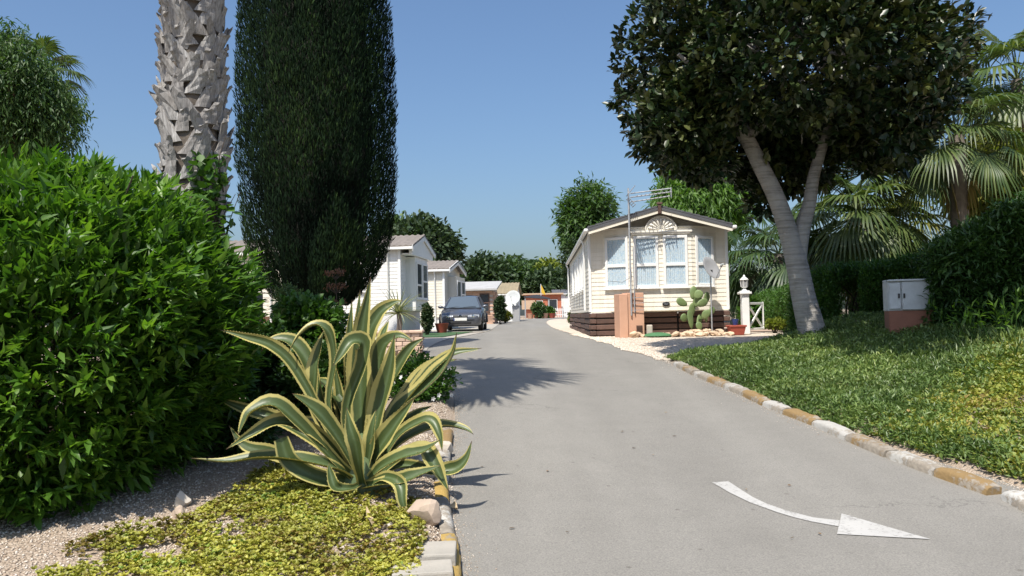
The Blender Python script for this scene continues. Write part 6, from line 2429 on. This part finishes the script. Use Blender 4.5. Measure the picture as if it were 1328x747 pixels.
# ------------------------------------------------------------------ hedges
def hedge(label, path, hw, top, n, m, per=7, size=.06, tpl=TPL_LANCE, seed=0, rsp=.05, lump=.10, droop=0.0, wid=1.1, top_r=.35, z_bot=.05, rand=.75):
    q = np.random.RandomState(seed)
    pts = np.array(path, float)
    seg = np.linalg.norm(np.diff(pts, axis=0), axis=1)
    cum = np.concatenate([[0], np.cumsum(seg)])
    base = (pts[0][0], pts[0][1], Tf(*pts[0]))
    t = thing('hedge', label, 'hedge', base)
    s_ = q.uniform(0, cum[-1], n)
    i = np.clip(np.searchsorted(cum, s_) - 1, 0, len(seg) - 1)
    u = (s_ - cum[i]) / seg[i]
    c_ = pts[i] + (pts[i + 1] - pts[i]) * u[:, None]
    dr = unit(pts[i + 1] - pts[i])
    nr = np.stack([dr[:, 1], -dr[:, 0]], -1)
    a = q.uniform(-.25, 1.0, n)               # -.25..: wall of the near side, ..1: over the top to the far side
    ang = np.where(q.rand(n) < .62, 0, q.uniform(0, math.pi, n))
    tz = np.interp(s_, cum, top) if hasattr(top, '__len__') else np.full(n, top)
    gz = T(c_[:, 0], c_[:, 1])
    hgt = tz - gz
    side = np.where(q.rand(n) < .8, 1, -1)
    isw = q.rand(n) < .66
    zz = np.where(isw, gz + z_bot + (hgt - z_bot) * q.rand(n), tz)
    off = np.where(isw, side * hw, q.uniform(-1, 1, n) * hw)
    # round the shoulder
    f = np.clip((zz - (tz - top_r)) / top_r, 0, 1)
    off = off * np.where(isw, np.sqrt(np.clip(1 - .55 * f * f, 0, 1)), 1)
    zz = zz - np.where(~isw, .30 * top_r * (np.abs(off) / hw) ** 3, 0)
    lm = 1 + lump * 1.4 * fbm(c_[:, 0] * 1.2 + zz, c_[:, 1] * 1.2 - zz, 1.5, seed)
    dp = 1 - .3 * q.rand(n) ** 2
    off = off * lm * np.where(isw, dp, 1)
    zz = zz + np.where(~isw, hw * (lm - 1) * .8 - .25 * q.rand(n) ** 2, 0)
    P = np.stack([c_[:, 0] + nr[:, 0] * off, c_[:, 1] + nr[:, 1] * off, zz], -1)
    O = np.where(isw[:, None], np.stack([nr[:, 0] * side, nr[:, 1] * side, np.full(n, .25)], -1), np.array((0, 0, 1.0)))
    foliage('foliage', spray(P, O, per, rsp, size, tpl, droop=droop, outw=.8, rand=rand, seed=seed, wid=wid), m, t, base, 'stuff')
    mb = MB()
    L = cum[-1]
    for k in range(int(L / .45) + 2):
        s0 = min(L, k * .45)
        j = min(int(np.searchsorted(cum, s0, 'right') - 1), len(seg) - 1)
        b_ = pts[j] + (pts[j + 1] - pts[j]) * ((s0 - cum[j]) / seg[j])
        z0 = Tf(*b_)
        zt_ = float(np.interp(s0, cum, top)) if hasattr(top, '__len__') else top
        limb(mb, [(b_[0] - base[0], b_[1] - base[1], z0 - base[2] - .1), (b_[0] - base[0] + q.normal(0, .1), b_[1] - base[1] + q.normal(0, .1), (z0 + zt_) / 2 - base[2]), (b_[0] - base[0] + q.normal(0, .2), b_[1] - base[1] + q.normal(0, .2), zt_ - base[2] - .2)], [.03, .022, .008], 5)
    mb.build('stems', MAT['twig'], t)
    return t


h1 = [at(958, 400, 33), at(1010, 400, 23.5), at(1062, 400, 17.2)]
hedge('bright sunlit hedge running along the paved drive behind the round tree trunk', [(v.x + .75, v.y) for v in h1], .75, [2.15, 2.22, 2.32], 9000, MAT['hedge_leaf'], 8, .075, TPL_LANCE, 61, .06, droop=.1)
h2 = [at(1058, 400, 17.2), at(1120, 400, 15.2), at(1260, 400, 14.2)]
hedge('dark clipped hedge in shade behind the white meter cabinet', [(v.x + .35, v.y + .55) for v in h2], .70, [2.34, 2.42, 2.58], 9500, MAT['hedge_leaf'], 8, .075, TPL_LANCE, 62, .05)
h3 = [at(1214, 400, 12.0), at(1330, 400, 11.6), at(1470, 400, 10.6)]
hedge('near dark hedge of narrow leaves at the right edge', [(v.x + .30, v.y + .75) for v in h3], 1.0, [2.36, 2.95, 3.25], 11000, MAT['oleander_leaf'], 8, .13, TPL_LANCE, 63, .07, .16, -.15, .8)
# leafy shoots leaning out at the foot of the near hedge
sh_ = thing('bamboo_shoots', 'loose leafy shoots leaning out below the near right hedge', 'shrub', (gp(1300, 440).x, gp(1300, 440).y, gp(1300, 440).z))
pts_, dirs_ = [], []
mb = MB()
for i in range(34):
    b_ = np.array((rs.uniform(-.55, .9), rs.uniform(-.35, .4), 0))
    e = b_ + np.array((rs.normal(-.15, .18), rs.normal(-.12, .15), rs.uniform(.25, .62)))
    mid = (b_ + e) / 2 + np.array((0, 0, .08))
    limb(mb, [tuple(b_), tuple(mid), tuple(e)], [.006, .005, .002], 5)
    for u in np.linspace(.3, 1, 8):
        pts_.append(b_ + (e - b_) * u + np.array((0, 0, .08 * math.sin(math.pi * u))))
        dirs_.append(unit((e - b_ + rs.normal(0, .35, 3))[None])[0])
mb.build('stems', MAT['hedge_leaf'], sh_)
v, f, r_ = leaves(np.array(pts_), np.array(dirs_), rs.uniform(.09, .17, len(pts_)), TPL_LANCE, wid=.75)
link_mesh('foliage', np_mesh('foliage', v, f, MAT['willow_leaf'], r_), sh_)

# ------------------------------------------------------------------ shrubs round the agave
def shrub(label, px, py, Yd, rxp, rzp, m, n, per, size, tpl, seed, ry=None, droop=.1, wid=1.1, name='shrub', cat='shrub', rsp=.03, lump=.2, depth=.75):
    c_ = at(px, py, Yd)
    k = Yd / F_PX
    g = Tf(c_.x, c_.y)
    t = thing(name, label, cat, (c_.x, c_.y, g))
    tp, ou = crown_tips((0, 0, c_.z - g), (rxp * k, ry or rxp * k, rzp * k), n, seed, depth, lump)
    kk = tp[:, 2] > .02
    foliage('foliage', spray(tp[kk], ou[kk], per, rsp, size, tpl, droop=droop, seed=seed, wid=wid), m, t, kind='stuff')
    mb = MB()
    q = np.random.RandomState(seed)
    for i in range(14):
        d_ = unit(q.normal(0, 1, (1, 3)))[0]
        e = np.array((0, 0, c_.z - g)) + d_ * np.array((rxp, rxp, rzp)) * k * .75
        e[2] = max(e[2], .05)
        limb(mb, [(q.normal(0, .04), q.normal(0, .04), -.05), tuple(e * .5), tuple(e)], [.014, .01, .004], 5)
    mb.build('stems', MAT['twig'], t)
    return t


fs = shrub('small round shrub with white flowers between the agave and the road', 546, 508, 10.2, 43, 49, MAT['hedge_leaf'], 1000, 8, .055, TPL_OVAL, 71)
q = np.random.RandomState(3)
for i in range(22):
    d_ = unit(q.normal(0, 1, (1, 3)))[0]
    d_[1] = -abs(d_[1])
    d_[2] = abs(d_[2]) * .9 - .2
    k = 10.2 / F_PX
    mb = MB()
    for a in range(5):
        an_ = a * 1.2566
        mb.add([(0, 0, 0), (.022 * math.cos(an_ - .5), .022 * math.sin(an_ - .5), .006), (.034 * math.cos(an_), .034 * math.sin(an_), .010), (.022 * math.cos(an_ + .5), .022 * math.sin(an_ + .5), .006), (.012 * math.cos(an_), .012 * math.sin(an_), -.006)], [(0, 1, 2, 3), (0, 4, 1), (0, 3, 4), (1, 4, 2), (2, 4, 3)])
    o = mb.build('flower', MAT['white_flower'], fs)
    zc = at(545, 505, 10.2).z - fs.location.z
    o.location = Vector((d_[0] * 42 * k, d_[1] * 42 * k, zc + d_[2] * 48 * k))
    o.rotation_euler = Vector(d_).to_track_quat('Z', 'Y').to_euler()
shrub('leafy green shrub in half shade behind the agave and before the cypress', 402, 430, 9.6, 46, 48, MAT['hedge_leaf'], 800, 7, .085, TPL_OVAL, 72)
shrub('glossy small leaved shrub between the big bush and the agave', 352, 470, 8.4, 38, 62, MAT['oleander_leaf'], 800, 7, .07, TPL_OVAL, 73)
shrub('dark shrub filling the shade right behind the agave', 430, 505, 8.2, 66, 58, MAT['oleander_leaf'], 1100, 7, .075, TPL_OVAL, 74)
shrub('low leafy plant in deep shade under the left agave leaves', 318, 560, 7.3, 40, 48, MAT['oleander_leaf'], 500, 7, .075, TPL_LANCE, 75)
shrub('small yellow green shrub showing between the upright agave leaves', 372, 395, 11.5, 16, 30, MAT['far_mid'], 260, 7, .06, TPL_LANCE, 76)
c_ = at(436, 420, 10.6)
df = thing('dried_plant', 'upright brown dried flower spike against the dark cypress', 'plant', (c_.x, c_.y, Tf(c_.x, c_.y)))
mb = MB()
hz = at(436, 358, 10.6).z - df.location.z
limb(mb, [(0, 0, -.05), (.02, 0, hz * .5), (0, 0, hz)], [.014, .011, .005], 6)
tp = []
for lvl in (1.0, .88, .74, .62):
    for a in np.linspace(0, 6.28, 9)[:-1]:
        L = .11 * (1.25 - .3 * lvl) * rs.uniform(.7, 1.1)
        e = (L * math.cos(a), L * math.sin(a), hz * lvl + .03)
        mb.tube([(0, 0, hz * lvl - .05), e], [.005, .003], 5)
        tp += [e] * 3
mb.build('stalk', MAT['twig'], df)
tp = np.array(tp) + rs.normal(0, .015, (len(tp), 3))
foliage('flower_head', kind='stuff', arrs=spray(tp, np.tile((0, 0, 1.0), (len(tp), 1)), 5, .018, .035, TPL_OVAL, droop=.1, seed=4), m=MAT['dead_flower'], parent=df)

# yucca in the planter, far greenery
yu = thing('yucca', 'spiky grey green yucca growing in the pink brick planter', 'yucca', (-2.36, 16.6, 1.32))
mb = MB()
limb(mb, [(0, 0, 0), (.02, 0, .2), (0, 0, .42)], [.06, .05, .045], 8)
mb.build('trunk', MAT['far_trunk'], yu, smooth=60)
MAT['yucca'] = leaf_mat('yucca_leaf', [(.20, .24, .14), (.28, .31, .20), (.38, .38, .24)], .5, .15)
ym = []
for dr_ in (.05, .25, .5):
    V, Fs = [], []
    for i in range(5):
        u = i / 4
        w = .018 * (1 - u) + .002
        V += [(.60 * u, -w, -.60 * dr_ * u * u), (.60 * u, 0, -.60 * dr_ * u * u - w * .6), (.60 * u, w, -.60 * dr_ * u * u)]
    for i in range(4):
        Fs += [(3 * i, 3 * i + 1, 3 * i + 4), (3 * i, 3 * i + 4, 3 * i + 3), (3 * i + 1, 3 * i + 2, 3 * i + 5), (3 * i + 1, 3 * i + 5, 3 * i + 4)]
    ym.append(np_mesh('leaf', V, Fs, MAT['yucca'], [rs.rand()] * len(V)))
for i in range(60):
    o = link_mesh('leaf', ym[i % 3], yu)
    o.location = (0, 0, .40)
    o.rotation_euler = (0, -R(80 - 95 * (i / 60) ** .8), i * 2.39996)
    s_ = rs.uniform(.85, 1.15)
    o.scale = (s_, s_, s_)
c_ = at(548, 412, 25.5)
shrub('dark climbing shrub at the corner of the first white caravan', 554, 412, 26.5, 6, 18, MAT['far_dark'], 260, 7, .10, TPL_OVAL, 81, name='climbing_shrub')
shrub('bushy dark shrub at the right corner of the brick shed', 648, 401, 46, 6, 15, MAT['far_dark'], 380, 7, .16, TPL_OVAL, 82)
shrub('low yellow green plants before the white store', 655, 410, 50, 9, 6, MAT['olive_leaf'], 180, 7, .14, TPL_OVAL, 83)
shrub('green potted shrub before the dark carport', 699, 402, 70, 9, 10, MAT['far_mid'], 300, 7, .2, TPL_OVAL, 84)
shrub('small green shrub before the orange house', 712, 405, 72, 7, 7, MAT['hedge_leaf'], 220, 7, .2, TPL_OVAL, 85)
shrub('dry reddish plant at the far corner of the holiday home', 743, 412, 37, 5, 8, MAT['olive_leaf'], 160, 7, .12, TPL_OVAL, 86)
shrub('broad leaved green plant by the white gate', 975, 408, 24, 12, 16, MAT['hedge_leaf'], 160, 6, .20, TPL_OVAL, 87)
shrub('yellow flowered weed along the foot of the sunlit hedge', 1005, 420, 21.5, 14, 5, MAT['far_yellow'], 160, 6, .07, TPL_OVAL, 88)
for px, col, lab in ((688, 'terracotta', 'pale clay pot under the dark carport at the end of the road'), (697, 'red_clay', 'red clay pot below the green shrub before the carport'),
                     (707, 'terracotta', 'pale clay pot between the two small far shrubs'), (716, 'red_clay', 'red clay pot before the orange house nearest the picket fence')):
    p = at(px, 411, 70)
    mb = MB()
    mb.lathe([(.20, 0), (.30, .38), (.33, .44), (.27, .44), (.001, .36)], (0, 0, 0), 12)
    set_props(mb.build('plant_pot', MAT[col], None, smooth=50, loc=(p.x, p.y, 1.345)), lab, 'plant pot', 'clay pots at the end of the road')
p = at(566, 428, 27)
mb = MB()
mb.lathe([(.16, 0), (.24, .30), (.27, .36), (.22, .36), (.001, .30)], (0, 0, 0), 14)
set_props(mb.build('plant_pot', MAT['red_clay'], None, smooth=50, loc=(-2.6, 29.4, 1.03)), 'red clay pot standing beside the first white caravan corner', 'plant pot')
